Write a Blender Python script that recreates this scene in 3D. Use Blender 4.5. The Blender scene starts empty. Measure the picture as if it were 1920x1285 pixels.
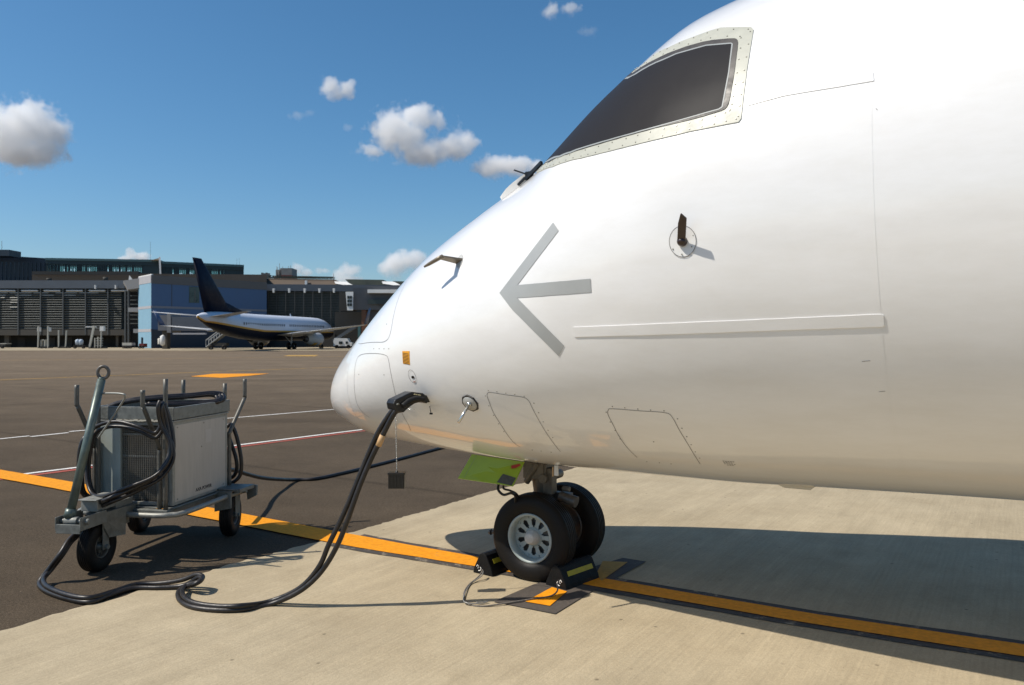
import bpy, bmesh, math, random
from mathutils import Vector, Matrix, geometry
R = math.radians
random.seed(7)
S = bpy.context.scene
COL = S.collection

# ------------------------------------------------------------------ camera
CH, FPX, HOR = 1.55, 1464.0, 637.0          # eye height (m), focal length and horizon in 1920 px units
cam_d = bpy.data.cameras.new('camera'); cam = bpy.data.objects.new('camera', cam_d); COL.objects.link(cam)
cam.location = (0, 0, CH); cam.rotation_euler = (R(90), 0, 0)
cam_d.sensor_width = 36; cam_d.lens = FPX/1920*36
cam_d.shift_y = -(642.5-HOR)/1920
cam_d.clip_start = 0.1; cam_d.clip_end = 40000
cam_d.dof.use_dof = True; cam_d.dof.focus_distance = 4.8; cam_d.dof.aperture_fstop = 5.6
S.camera = cam

# ------------------------------------------------------------------ sky, sun, exposure
SUN_TRAVEL = Vector((0.80, 0.19, -1.0)).normalized()
to_sun = -SUN_TRAVEL
elev = math.asin(to_sun.z)
w = bpy.data.worlds.new('World'); S.world = w; w.use_nodes = True
nt = w.node_tree; bg = nt.nodes['Background']
sky = nt.nodes.new('ShaderNodeTexSky'); sky.sky_type = 'NISHITA'; sky.sun_disc = False
sky.sun_elevation = elev; sky.sun_rotation = math.atan2(to_sun.x, to_sun.y)
sky.air_density = 1.0; sky.dust_density = 0.8; sky.ozone_density = 6.5; sky.altitude = 50
hs_ = nt.nodes.new('ShaderNodeHueSaturation'); hs_.inputs['Saturation'].default_value = 1.14; hs_.inputs['Hue'].default_value = .491
nt.links.new(sky.outputs[0], hs_.inputs['Color']); nt.links.new(hs_.outputs[0], bg.inputs[0]); bg.inputs[1].default_value = 0.116
sd = bpy.data.lights.new('sun', 'SUN'); sun = bpy.data.objects.new('sun', sd); COL.objects.link(sun)
sd.energy = 5.0; sd.angle = R(0.53); sd.color = (1.0, 0.93, 0.82)
sun.rotation_euler = to_sun.to_track_quat('Z', 'Y').to_euler()
S.view_settings.view_transform = 'Standard'; S.view_settings.look = 'None'
S.view_settings.exposure = 0.0; S.view_settings.gamma = 1
S.cycles.max_bounces = 16; S.cycles.diffuse_bounces = 4; S.cycles.glossy_bounces = 4; S.cycles.volume_bounces = 14; S.cycles.volume_step_rate = 1.0
S.cycles.volume_max_steps = 96; S.cycles.use_denoising = True
S.cycles.caustics_reflective = False; S.cycles.caustics_refractive = False

# ------------------------------------------------------------------ places
def at(u, v, Y): return Vector(((u-960)/FPX*Y, Y, CH-(v-HOR)/FPX*Y))
def gnd(u, v, z=0.0):
    Y = (CH-z)*FPX/(v-HOR); return Vector(((u-960)/FPX*Y, Y, z))

# ------------------------------------------------------------------ materials
MATS = {}
def mat(name, col, rough=.6, metal=0., spec=.5, coat=0., var=0., vscale=8., bump=0., bscale=60., emit=None, coatr=.05, stretch=None):
    if name in MATS: return MATS[name]
    m = bpy.data.materials.new(name); m.use_nodes = True; t = m.node_tree; N = t.nodes; L = t.links
    b = N['Principled BSDF']
    b.inputs['Roughness'].default_value = rough; b.inputs['Metallic'].default_value = metal
    b.inputs['Specular IOR Level'].default_value = spec
    b.inputs['Coat Weight'].default_value = coat; b.inputs['Coat Roughness'].default_value = coatr
    c = (*col, 1); b.inputs['Base Color'].default_value = c
    if var or bump:
        tc = N.new('ShaderNodeTexCoord'); src = tc.outputs['Object']
        if stretch:
            mp = N.new('ShaderNodeMapping'); mp.inputs['Scale'].default_value = stretch
            L.new(src, mp.inputs[0]); src = mp.outputs[0]
    if var:
        n = N.new('ShaderNodeTexNoise'); n.inputs['Scale'].default_value = vscale; n.inputs['Detail'].default_value = 8
        n.inputs['Roughness'].default_value = .65
        L.new(src, n.inputs['Vector'])
        r = N.new('ShaderNodeMapRange'); r.inputs[1].default_value = .3; r.inputs[2].default_value = .7
        r.inputs[3].default_value = 1-var; r.inputs[4].default_value = 1+var; L.new(n.outputs[0], r.inputs[0])
        mx = N.new('ShaderNodeMix'); mx.data_type = 'RGBA'; mx.blend_type = 'MULTIPLY'; mx.inputs[0].default_value = 1
        mx.inputs[6].default_value = c; L.new(r.outputs[0], mx.inputs[7]); L.new(mx.outputs[2], b.inputs['Base Color'])
        r2 = N.new('ShaderNodeMapRange'); r2.inputs[1].default_value = .3; r2.inputs[2].default_value = .7
        r2.inputs[3].default_value = max(.02, rough-.12*min(1, rough*2)); r2.inputs[4].default_value = min(1, rough+.12*min(1, rough*2))
        L.new(n.outputs[0], r2.inputs[0]); L.new(r2.outputs[0], b.inputs['Roughness'])
    if bump:
        n2 = N.new('ShaderNodeTexNoise'); n2.inputs['Scale'].default_value = bscale; n2.inputs['Detail'].default_value = 5
        L.new(src, n2.inputs['Vector'])
        bp = N.new('ShaderNodeBump'); bp.inputs['Strength'].default_value = bump; bp.inputs['Distance'].default_value = .01
        L.new(n2.outputs[0], bp.inputs['Height']); L.new(bp.outputs[0], b.inputs['Normal'])
    MATS[name] = m; return m

def ground_mat(name, base, dark, grain_scale, grain, patch, bump, brush=None, cracks=False, spots=0.):
    m = bpy.data.materials.new(name); m.use_nodes = True; t = m.node_tree; N = t.nodes; L = t.links
    b = N['Principled BSDF']; b.inputs['Roughness'].default_value = .95; b.inputs['Specular IOR Level'].default_value = .08
    g = N.new('ShaderNodeNewGeometry')
    def noise(sc, det=6, rough=.6, vec=None):
        n = N.new('ShaderNodeTexNoise'); n.inputs['Scale'].default_value = sc; n.inputs['Detail'].default_value = det
        n.inputs['Roughness'].default_value = rough; L.new(vec or g.outputs['Position'], n.inputs['Vector']); return n.outputs[0]
    def mr(x, a, b_, c, d):
        r = N.new('ShaderNodeMapRange'); r.inputs[1].default_value = a; r.inputs[2].default_value = b_
        r.inputs[3].default_value = c; r.inputs[4].default_value = d; L.new(x, r.inputs[0]); return r.outputs[0]
    def mul(x, y):
        q = N.new('ShaderNodeMath'); q.operation = 'MULTIPLY'; L.new(x, q.inputs[0]); L.new(y, q.inputs[1]); return q.outputs[0]
    f = mul(mr(noise(grain_scale, 2, .7), .3, .7, 1-grain, 1+grain), mr(noise(.55, 7, .62), .3, .7, 1-patch, 1+patch))
    f = mul(f, mr(noise(6, 6, .7), .3, .7, 1-patch*.6, 1+patch*.6))
    f = mul(f, mr(noise(52, 4, .75), .3, .7, 1-grain*(.75 if cracks else .55), 1+grain*(.75 if cracks else .55)))
    st_ = noise(.9, 9, .75); f = mul(f, mr(st_, .56, .72, 1, 1-patch*1.3))
    f = mul(f, mr(noise(.035, 5, .6), .3, .7, 1-patch*.8, 1+patch*.8))
    h = noise(grain_scale, 2, .7)
    if spots:
        v = N.new('ShaderNodeTexVoronoi'); v.inputs['Scale'].default_value = 26; L.new(g.outputs['Position'], v.inputs['Vector'])
        f = mul(f, mr(v.outputs['Distance'], .03, .10, 1-spots, 1))
        v2 = N.new('ShaderNodeTexVoronoi'); v2.inputs['Scale'].default_value = 1.1; L.new(g.outputs['Position'], v2.inputs['Vector'])
        f = mul(f, mr(v2.outputs['Distance'], .02, .16, 1-spots*.35, 1))
    if brush:
        m0 = N.new('ShaderNodeMapping'); m0.inputs['Rotation'].default_value = (0, 0, -brush); L.new(g.outputs['Position'], m0.inputs[0])
        mp = N.new('ShaderNodeMapping'); mp.inputs['Scale'].default_value = (1.6, 60, 1)
        L.new(m0.outputs[0], mp.inputs[0]); br = noise(1.0, 4, .6, mp.outputs[0])
        f = mul(f, mr(br, .3, .7, .93, 1.06)); h = mul(h, mr(br, .3, .7, .5, 1.2))
        mp2 = N.new('ShaderNodeMapping'); mp2.inputs['Scale'].default_value = (.5, 5, 1)
        L.new(m0.outputs[0], mp2.inputs[0]); f = mul(f, mr(noise(1.0, 6, .7, mp2.outputs[0]), .3, .7, .90, 1.08))
        vp = N.new('ShaderNodeTexVoronoi'); vp.inputs['Scale'].default_value = 5.5; L.new(g.outputs['Position'], vp.inputs['Vector']); f = mul(f, mr(vp.outputs['Distance'], .035, .075, .55, 1))
        wn = noise(2.6, 8, .8); f = mul(f, mr(wn, .60, .74, 1, .86))
    if cracks:
        vs_ = N.new('ShaderNodeTexVoronoi'); vs_.inputs['Scale'].default_value = 11; L.new(g.outputs['Position'], vs_.inputs['Vector']); f = mul(f, mr(vs_.outputs['Distance'], .03, .07, 2.2, 1))
        sp = N.new('ShaderNodeSeparateXYZ'); L.new(g.outputs['Position'], sp.inputs[0]); f = mul(f, mr(sp.outputs[1], 7, 42, 1.0, 1.9))  # colour lightened with distance, painting in the brightening at grazing view
        mp = N.new('ShaderNodeMapping'); mp.inputs['Rotation'].default_value = (0, 0, R(6)); mp.inputs['Scale'].default_value = (.03, .5, 1)
        L.new(g.outputs['Position'], mp.inputs[0]); f = mul(f, mr(noise(1.0, 5, .6, mp.outputs[0]), .3, .7, .86, 1.12))
        # sealed joints between the laid strips of asphalt
        for rot, sc, wd in ((R(33.2), .16, .012), (R(-57), .05, .0035)):
            mp3 = N.new('ShaderNodeMapping'); mp3.inputs['Rotation'].default_value = (0, 0, rot); mp3.inputs['Scale'].default_value = (sc, sc, sc)
            L.new(g.outputs['Position'], mp3.inputs[0])
            sx = N.new('ShaderNodeSeparateXYZ'); L.new(mp3.outputs[0], sx.inputs[0])
            fr = N.new('ShaderNodeMath'); fr.operation = 'FRACT'; L.new(sx.outputs[1], fr.inputs[0])
            pp = N.new('ShaderNodeMath'); pp.operation = 'PINGPONG'; pp.inputs[1].default_value = .5; L.new(fr.outputs[0], pp.inputs[0])
            f = mul(f, mr(pp.outputs[0], 0, wd, .72, 1))
    mx = N.new('ShaderNodeMix'); mx.data_type = 'RGBA'; mx.blend_type = 'MULTIPLY'; mx.inputs[0].default_value = 1
    cm = N.new('ShaderNodeMix'); cm.data_type = 'RGBA'; cm.inputs[6].default_value = (*base, 1); cm.inputs[7].default_value = (*dark, 1)
    L.new(mr(noise(1.3, 6, .65), .35, .75, 0, 1), cm.inputs[0])
    L.new(cm.outputs[2], mx.inputs[6]); L.new(f, mx.inputs[7]); L.new(mx.outputs[2], b.inputs['Base Color'])
    bp = N.new('ShaderNodeBump'); bp.inputs['Strength'].default_value = bump; bp.inputs['Distance'].default_value = .006
    L.new(h, bp.inputs['Height']); L.new(bp.outputs[0], b.inputs['Normal'])
    MATS[name] = m; return m

def paint_mat(name, col, under, wear, scale=3.0):
    m = bpy.data.materials.new(name); m.use_nodes = True; t = m.node_tree; N = t.nodes; L = t.links
    b = N['Principled BSDF']; b.inputs['Roughness'].default_value = .8; b.inputs['Specular IOR Level'].default_value = .25
    g = N.new('ShaderNodeNewGeometry')
    n = N.new('ShaderNodeTexNoise'); n.inputs['Scale'].default_value = scale; n.inputs['Detail'].default_value = 12; n.inputs['Roughness'].default_value = .78
    L.new(g.outputs['Position'], n.inputs['Vector'])
    r = N.new('ShaderNodeMapRange'); r.inputs[1].default_value = .62-wear; r.inputs[2].default_value = .72-wear; L.new(n.outputs[0], r.inputs[0])
    n3 = N.new('ShaderNodeTexNoise'); n3.inputs['Scale'].default_value = 40; n3.inputs['Detail'].default_value = 4; L.new(g.outputs['Position'], n3.inputs['Vector'])
    r3 = N.new('ShaderNodeMapRange'); r3.inputs[1].default_value = .3; r3.inputs[2].default_value = .7; r3.inputs[3].default_value = .84; r3.inputs[4].default_value = 1.1
    L.new(n3.outputs[0], r3.inputs[0])
    mx = N.new('ShaderNodeMix'); mx.data_type = 'RGBA'; mx.inputs[6].default_value = (*col, 1); mx.inputs[7].default_value = (*under, 1)
    L.new(r.outputs[0], mx.inputs[0])
    m2 = N.new('ShaderNodeMix'); m2.data_type = 'RGBA'; m2.blend_type = 'MULTIPLY'; m2.inputs[0].default_value = 1
    L.new(mx.outputs[2], m2.inputs[6]); L.new(r3.outputs[0], m2.inputs[7]); L.new(m2.outputs[2], b.inputs['Base Color'])
    MATS[name] = m; return m

def hull_mat():
    m = bpy.data.materials.new('aircraft_white_paint'); m.use_nodes = True; t = m.node_tree; N = t.nodes; L = t.links
    b = N['Principled BSDF']; b.inputs['Roughness'].default_value = .32
    b.inputs['Coat Weight'].default_value = .9; b.inputs['Coat Roughness'].default_value = .045; b.inputs['Coat IOR'].default_value = 1.42
    tc = N.new('ShaderNodeTexCoord')
    mp = N.new('ShaderNodeMapping'); mp.inputs['Scale'].default_value = (.6, 2, 2); L.new(tc.outputs['Object'], mp.inputs[0])
    n = N.new('ShaderNodeTexNoise'); n.inputs['Scale'].default_value = 3; n.inputs['Detail'].default_value = 9; n.inputs['Roughness'].default_value = .7
    L.new(mp.outputs[0], n.inputs['Vector'])
    r = N.new('ShaderNodeMapRange'); r.inputs[1].default_value = .35; r.inputs[2].default_value = .7; L.new(n.outputs[0], r.inputs[0])
    mx = N.new('ShaderNodeMix'); mx.data_type = 'RGBA'; mx.inputs[6].default_value = (.83, .822, .812, 1); mx.inputs[7].default_value = (.765, .75, .725, 1)
    L.new(r.outputs[0], mx.inputs[0]); L.new(mx.outputs[2], b.inputs['Base Color'])
    # very slight waviness of the skin panels
    mp2 = N.new('ShaderNodeMapping'); mp2.inputs['Scale'].default_value = (1, 1, 2.2); L.new(tc.outputs['Object'], mp2.inputs[0])
    n2 = N.new('ShaderNodeTexNoise'); n2.inputs['Scale'].default_value = 2.3; n2.inputs['Detail'].default_value = 2.5; L.new(mp2.outputs[0], n2.inputs['Vector'])
    bp = N.new('ShaderNodeBump'); bp.inputs['Strength'].default_value = .10; bp.inputs['Distance'].default_value = .02
    L.new(n2.outputs[0], bp.inputs['Height']); L.new(bp.outputs[0], b.inputs['Normal']); L.new(bp.outputs[0], b.inputs['Coat Normal'])
    MATS['hull'] = m; return m

hull_m = hull_mat()
white = mat('white_paint', (.78, .77, .75), .3, var=.05, vscale=4)
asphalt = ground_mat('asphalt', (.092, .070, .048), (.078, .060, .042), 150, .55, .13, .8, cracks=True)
concrete = ground_mat('concrete', (.44, .366, .25), (.37, .302, .20), 120, .10, .075, .4, brush=R(57), spots=.35)
farcon = ground_mat('far_concrete', (.36, .30, .21), (.31, .26, .18), 20, .1, .1, .2)
yellow = paint_mat('yellow_marking', (.76, .285, .005), (.34, .22, .10), .0, 2.2)
yellow_old = paint_mat('worn_yellow_marking', (.46, .27, .06), (.17, .14, .10), .09, 1.2)
blackp = paint_mat('black_marking', (.07, .06, .052), (.30, .25, .18), .08, 5)
barp = paint_mat('stop_bar_black', (.085, .072, .062), (.22, .185, .14), .02, 5)
whitep = paint_mat('white_marking', (.70, .67, .62), (.25, .22, .19), .04, 2.5)
redp = paint_mat('red_marking', (.34, .08, .055), (.16, .11, .09), .08, 2.5)
rubber = mat('rubber', (.012, .011, .011), .62, spec=.35, var=.35, vscale=9, bump=.1, bscale=90)
tyre_m = mat('tyre_rubber', (.009, .0075, .0065), .58, spec=.22, var=.3, vscale=6, bump=.08, bscale=120)
chockr = mat('chock_rubber', (.006, .006, .006), .6, spec=.22, var=.3, vscale=20, bump=.3, bscale=70)
cable_m = mat('cable_sheath', (.014, .011, .010), .42, spec=.5, var=.45, vscale=14, bump=.15, bscale=40)
galv = mat('galvanised_steel', (.175, .18, .165), .5, metal=.35, var=.28, vscale=22, bump=.12, bscale=50)
galv_l = mat('light_galvanised_steel', (.27, .27, .245), .5, metal=.3, var=.2, vscale=30)
tubem = mat('weathered_tube_steel', (.115, .11, .095), .5, metal=.35, var=.3, vscale=18)
drawm = mat('green_grey_tube', (.105, .135, .12), .38, metal=.3, var=.22, vscale=16)
panel_m = mat('cabinet_white_paint', (.42, .39, .345), .5, var=.10, vscale=5, stretch=(6, 6, .7))
panel_g = mat('cabinet_grey_green_paint', (.33, .365, .335), .5, var=.1, vscale=6)
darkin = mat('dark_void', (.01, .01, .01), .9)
mesh_m = mat('grille_steel', (.17, .155, .13), .55, metal=.3, var=.2, vscale=20)
rim_m = mat('wheel_rim_paint', (.33, .375, .36), .38, var=.12, vscale=16, coat=.2)
steel_d = mat('gear_steel', (.11, .10, .09), .45, metal=.4, var=.4, vscale=18)
chrome = mat('bright_steel', (.62, .62, .60), .25, metal=.85, var=.1, vscale=20)
green_m = mat('lime_green_paint', (.26, .37, .006), .35, coat=.4, var=.08, vscale=5)
green_d = mat('dark_olive_placard', (.055, .055, .045), .5, var=.3, vscale=60)
red_m = mat('red_paint', (.36, .03, .02), .5)
black_m = mat('black_plastic', (.012, .011, .011), .35, var=.25, vscale=20)
line_m = mat('panel_gap', (.20, .19, .18), .7)
line_l = mat('faint_panel_gap', (.58, .57, .56), .5)
rivet_m = mat('rivet_steel', (.30, .29, .25), .4, metal=.3)
cream = mat('cream_frame', (.43, .43, .365), .45, var=.05, vscale=12)
seal_m = mat('window_seal', (.035, .03, .027), .5, var=.2, vscale=20)
trim_m = mat('window_trim_line', (.27, .29, .29), .5)
glass_m = mat('tinted_cockpit_glass', (.021, .020, .022), .62, spec=.06, var=.04, vscale=2)
_b = glass_m.node_tree.nodes['Principled BSDF']; _b.inputs['Coat Weight'].default_value = .45; _b.inputs['Coat IOR'].default_value = 1.12; _b.inputs['Coat Roughness'].default_value = .36
arrow_m = mat('silver_arrow_film', (.36, .37, .365), .42, coat=.3, var=.05, vscale=5)
orange_m = mat('orange_placard_paint', (.75, .33, .02), .5)
tape_m = mat('tan_tape', (.55, .34, .16), .6)
rope_m = mat('rope_fibre', (.16, .14, .12), .8, var=.4, vscale=90, bump=.4, bscale=200)
yrub = mat('yellow_rubber_stripe', (.40, .34, .02), .6, var=.2, vscale=30)
ink = mat('black_ink', (.02, .02, .02), .6)

# ------------------------------------------------------------------ mesh builder
class MB:
    def __init__(s): s.bm = bmesh.new(); s.mi = 0
    def f(s, vs):
        try:
            q = s.bm.faces.new(vs); q.material_index = s.mi; return q
        except ValueError: return None
    def poly(s, pts): return s.f([s.bm.verts.new(p) for p in pts])
    def hexa(s, b, t):
        B = [s.bm.verts.new(p) for p in b]; T = [s.bm.verts.new(p) for p in t]; n = len(B)
        s.f(B[::-1]); s.f(T)
        for i in range(n): s.f([B[i], B[(i+1) % n], T[(i+1) % n], T[i]])
        return s
    def box(s, c, d, rz=0., M=None):
        x, y, z = d[0]/2, d[1]/2, d[2]/2; rot = Matrix.Rotation(rz, 3, 'Z') if M is None else M
        P = [Vector(c)+rot @ Vector(p) for p in ((-x,-y,-z),(x,-y,-z),(x,y,-z),(-x,y,-z),(-x,-y,z),(x,-y,z),(x,y,z),(-x,y,z))]
        return s.hexa(P[:4], P[4:])
    def prism(s, pts, z0, z1): return s.hexa([(p[0], p[1], z0) for p in pts], [(p[0], p[1], z1) for p in pts])
    def extr(s, pts, d):
        d = Vector(d); return s.hexa([Vector(p) for p in pts], [Vector(p)+d for p in pts])
    def bar(s, a, b, w_, h_):
        a, b = Vector(a), Vector(b); d = (b-a); L_ = d.length; q = d.to_track_quat('X', 'Z').to_matrix()
        return s.box((a+b)/2, (L_, w_, h_), M=q)
    def tube(s, pts, r, n=12, closed=False, smooth=0, cap=True):
        P = [Vector(p) for p in pts]
        if smooth: P = crom(P, smooth, closed)
        rr = r if isinstance(r, (list, tuple)) else None
        rings = []; up = None; m = len(P)
        for i, p in enumerate(P):
            if closed: d = P[(i+1) % m]-P[i-1]
            else: d = P[min(i+1, m-1)]-P[max(i-1, 0)]
            d.normalize()
            if up is None: up = Vector((0, 0, 1)) if abs(d.z) < .9 else Vector((1, 0, 0))
            a = d.cross(up).normalized(); b = a.cross(d).normalized(); up = b
            q = rr[min(i*len(rr)//m, len(rr)-1)] if rr else r
            rings.append([s.bm.verts.new(p+q*(math.cos(2*math.pi*k/n)*a+math.sin(2*math.pi*k/n)*b)) for k in range(n)])
        for i in range(m if closed else m-1):
            A, B = rings[i], rings[(i+1) % m]
            for k in range(n):
                q = s.f([A[k], A[(k+1) % n], B[(k+1) % n], B[k]])
                if q: q.smooth = True
        if not closed and cap: s.f(rings[0][::-1]); s.f(rings[-1])
        return s
    def cyl(s, a, b, r0, r1=None, n=20):
        a, b = Vector(a), Vector(b); r1 = r0 if r1 is None else r1; d = (b-a).normalized()
        u = d.cross(Vector((0, 0, 1)) if abs(d.z) < .9 else Vector((1, 0, 0))).normalized(); v = d.cross(u)
        A = [s.bm.verts.new(a+r0*(math.cos(2*math.pi*k/n)*u+math.sin(2*math.pi*k/n)*v)) for k in range(n)]
        B = [s.bm.verts.new(b+r1*(math.cos(2*math.pi*k/n)*u+math.sin(2*math.pi*k/n)*v)) for k in range(n)]
        for k in range(n):
            q = s.f([A[k], A[(k+1) % n], B[(k+1) % n], B[k]])
            if q: q.smooth = True
        s.f(A[::-1]); s.f(B); return s
    def lathe(s, prof, c, ax, n=48, smooth=True, closed=False):
        c, ax = Vector(c), Vector(ax).normalized()
        u = ax.cross(Vector((0, 0, 1)) if abs(ax.z) < .9 else Vector((1, 0, 0))).normalized(); v = ax.cross(u)
        rings = []
        for (h, r) in prof:
            if r < 1e-5: rings.append([s.bm.verts.new(c+ax*h)]); continue
            rings.append([s.bm.verts.new(c+ax*h+r*(math.cos(2*math.pi*k/n)*u+math.sin(2*math.pi*k/n)*v)) for k in range(n)])
        m = len(rings)
        for i in range(m if closed else m-1):
            A, B = rings[i], rings[(i+1) % m]
            for k in range(n):
                a0, a1 = A[k % len(A)], A[(k+1) % len(A)]; b0, b1 = B[k % len(B)], B[(k+1) % len(B)]
                vs = [a0] + ([a1] if a1 is not a0 else []) + ([b1] if b1 is not b0 else []) + [b0]
                if len(vs) > 2:
                    q = s.f(vs)
                    if q: q.smooth = smooth
        return s
    def build(s, name, m, parent=None, bevel=0., solid=0.):
        bmesh.ops.recalc_face_normals(s.bm, faces=s.bm.faces)
        me = bpy.data.meshes.new(name); s.bm.to_mesh(me); s.bm.free()
        for q in (m if isinstance(m, (list, tuple)) else [m]): me.materials.append(q)
        o = bpy.data.objects.new(name, me); COL.objects.link(o)
        if parent: o.parent = parent
        if solid:
            q = o.modifiers.new('solid', 'SOLIDIFY'); q.thickness = solid; q.offset = 0
        if bevel:
            q = o.modifiers.new('bevel', 'BEVEL'); q.width = bevel; q.segments = 2; q.limit_method = 'ANGLE'; q.angle_limit = R(40)
            q.harden_normals = False
        return o
def crom(P, k, closed=False):
    out = []; m = len(P)
    for i in range(m if closed else m-1):
        if closed: a, b, c, d = P[i-1], P[i], P[(i+1) % m], P[(i+2) % m]
        else: a, b, c, d = P[max(i-1, 0)], P[i], P[i+1], P[min(i+2, m-1)]
        for j in range(k):
            t = j/k
            out.append(.5*((2*b)+(c-a)*t+(2*a-5*b+4*c-d)*t*t+(3*b-a-3*c+d)*t**3))
    if not closed: out.append(P[-1])
    return out
def thing(name, label, cat, loc=(0,0,0), rz=0., group=None):
    o = bpy.data.objects.new(name, None); COL.objects.link(o); o.location = loc; o.rotation_euler = (0, 0, rz)
    o.empty_display_size = .2; return tag(o, label, cat, group)
def tag(o, label, cat, group=None):
    o['label'] = label; o['category'] = cat
    if group: o['group'] = group
    return o
def struct(o): o['kind'] = 'structure'; return o
def loc_of(o):
    M = (Matrix.Translation(o.location) @ o.rotation_euler.to_matrix().to_4x4()).inverted()
    return lambda p: M @ Vector(p)
def text_mesh(txt, size, name, m, parent, origin, xdir, zdir, ext=.0008):
    cu = bpy.data.curves.new(name, 'FONT'); cu.body = txt; cu.size = size; cu.extrude = ext; cu.align_x = 'LEFT'; cu.offset = size*.012
    t = bpy.data.objects.new(name, cu); COL.objects.link(t)
    dg = bpy.context.evaluated_depsgraph_get(); me = bpy.data.meshes.new_from_object(t.evaluated_get(dg))
    COL.objects.unlink(t); bpy.data.objects.remove(t)
    x = Vector(xdir).normalized(); z = Vector(zdir).normalized(); n = x.cross(z)
    M = Matrix((x, z, n)).transposed().to_4x4(); M.translation = Vector(origin); me.transform(M)
    me.materials.clear(); me.materials.append(m)
    o = bpy.data.objects.new(name, me); COL.objects.link(o); o.parent = parent; return o

# ------------------------------------------------------------------ ground
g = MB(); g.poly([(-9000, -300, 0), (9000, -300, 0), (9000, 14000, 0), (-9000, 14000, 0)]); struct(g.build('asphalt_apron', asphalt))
e0, e1 = gnd(0, 1184), gnd(1081, 878); ed = (e1-e0).normalized(); en = Vector((-ed.y, ed.x, 0))
edge = []; d = -8.
while d < 70:
    p = e0+ed*d+en*(random.uniform(-.016, .016)+.022*math.sin(d*1.7)*math.sin(d*.6)+.012*math.sin(d*7.3)*math.sin(d*3.1)); edge.append((p.x, p.y, .004)); d += .045 if d < 12 else .6
g = MB(); g.poly(edge+[(60, 75, .004), (60, -12, .004), (-6, -12, .004)]); struct(g.build('concrete_pad', concrete))
g = MB(); g.poly([(-200, 112, .02), (80, 106, .02), (120, 160, .02), (-200, 160, .02)]); struct(g.build('far_concrete_strip', farcon))

def strip(name, pts, wid, m, z, jit=0.):
    P = [Vector(p) for p in pts]; Q = []
    for a, b in zip(P[:-1], P[1:]):
        k = max(1, int((b-a).length/.4)) if jit else 1
        for i in range(k): Q.append(a.lerp(b, i/k))
    Q.append(P[-1]); g = MB(); A = []; B = []
    for i, p in enumerate(Q):
        d = (Q[min(i+1, len(Q)-1)]-Q[max(i-1, 0)]); d.z = 0; d.normalize(); n = Vector((-d.y, d.x, 0))
        A.append(g.bm.verts.new((*(p+n*(wid/2+random.uniform(-jit, jit))).xy, z))); B.append(g.bm.verts.new((*(p-n*(wid/2+random.uniform(-jit, jit))).xy, z)))
    for i in range(len(Q)-1): g.f([B[i], B[i+1], A[i+1], A[i]])
    return struct(g.build(name, m))
ypts = [gnd(-900, 762), gnd(-400, 826), gnd(0, 890.5), gnd(380, 962), gnd(650, 1014), gnd(840, 1047), gnd(1200, 1108), gnd(1527, 1164), gnd(1920, 1224), gnd(2300, 1283)]
ywid = [.30, .30, .30, .29, .27, .215, .17, .165, .18, .19]
ypts = crom(ypts, 6); ywid = [ywid[min(i//6, 8)]*(1-(i % 6)/6)+ywid[min(i//6+1, 9)]*((i % 6)/6) for i in range(len(ypts))]
ic = min(range(len(ypts)), key=lambda i: (ypts[i]-gnd(650, 1014)).length)
def ribbon_ground(name, P, W, m, z, jit):
    g = MB(); A = []; B = []
    Q = []; WQ = []
    for i in range(len(P)-1):
        k = max(1, int((P[i+1]-P[i]).length/.12))
        for j in range(k): Q.append(P[i].lerp(P[i+1], j/k)); WQ.append(W[i]+(W[i+1]-W[i])*j/k)
    for i, p in enumerate(Q):
        d = (Q[min(i+1, len(Q)-1)]-Q[max(i-1, 0)]); d.z = 0; d.normalize(); n = Vector((-d.y, d.x, 0))
        A.append(g.bm.verts.new((*(p+n*(WQ[i]/2+random.uniform(-jit, jit))).xy, z))); B.append(g.bm.verts.new((*(p-n*(WQ[i]/2+random.uniform(-jit, jit))).xy, z)))
    for i in range(len(Q)-1): g.f([B[i], B[i+1], A[i+1], A[i]])
    return struct(g.build(name, m))
ribbon_ground('black_line_border', ypts[ic:], [x+.13 for x in ywid[ic:]], blackp, .008, .006)
ribbon_ground('yellow_taxi_line', ypts, ywid, yellow, .012, .003)
# wheel stop cross bar
def quad(name, pix, m, z):
    g = MB(); g.poly([gnd(u, v, z) for u, v in pix]); return struct(g.build(name, m))
quad('black_stop_bar', [(925, 1128), (1000, 1096), (1168, 1046), (1212, 1053), (1103, 1113), (1041, 1151)], barp, .0095)
quad('yellow_stop_bar', [(985, 1128), (1035, 1101), (1063, 1109), (1031, 1136)], yellow, .0135)
quad('faded_yellow_stop_bar', [(1118, 1076), (1130, 1052), (1177, 1054), (1128, 1089)], yellow_old, .0135)
def dashed(name, pts, wid, m, z):
    for a, b in pts: strip(name, [a, b], wid, m, z, .004)
dashed('white_lane_line', [(gnd(-260, 851), gnd(55, 818)), (gnd(57, 819.6), gnd(128, 812)), (gnd(130, 810), gnd(640, 767)), (gnd(640, 767), gnd(760, 757))], .085, whitep, .006)
strip('white_stand_line', [gnd(-300, 933), gnd(0, 895.5), gnd(145, 877.5), gnd(450, 835), gnd(690, 805)], .085, whitep, .007, .003)
strip('red_stand_line', [gnd(-300, 936), gnd(0, 899.5), gnd(145, 881), gnd(450, 838), gnd(690, 807.6)], .11, redp, .005, .003)
strip('far_yellow_line', [gnd(-300, 726), gnd(0, 713), gnd(330, 700), gnd(700, 686.5)], .22, yellow_old, .006)
strip('distant_yellow_line', [gnd(-300, 679), gnd(300, 673), gnd(700, 668)], .25, yellow_old, .006)
quad('yellow_arrow_marking', [(357, 706), (400, 701), (505, 700.6), (470, 704.5), (416, 708.5)], yellow, .010)
quad('yellow_patch_marking', [(531, 668), (540, 666.2), (598, 665.8), (590, 668.2)], yellow_old, .010)

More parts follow.
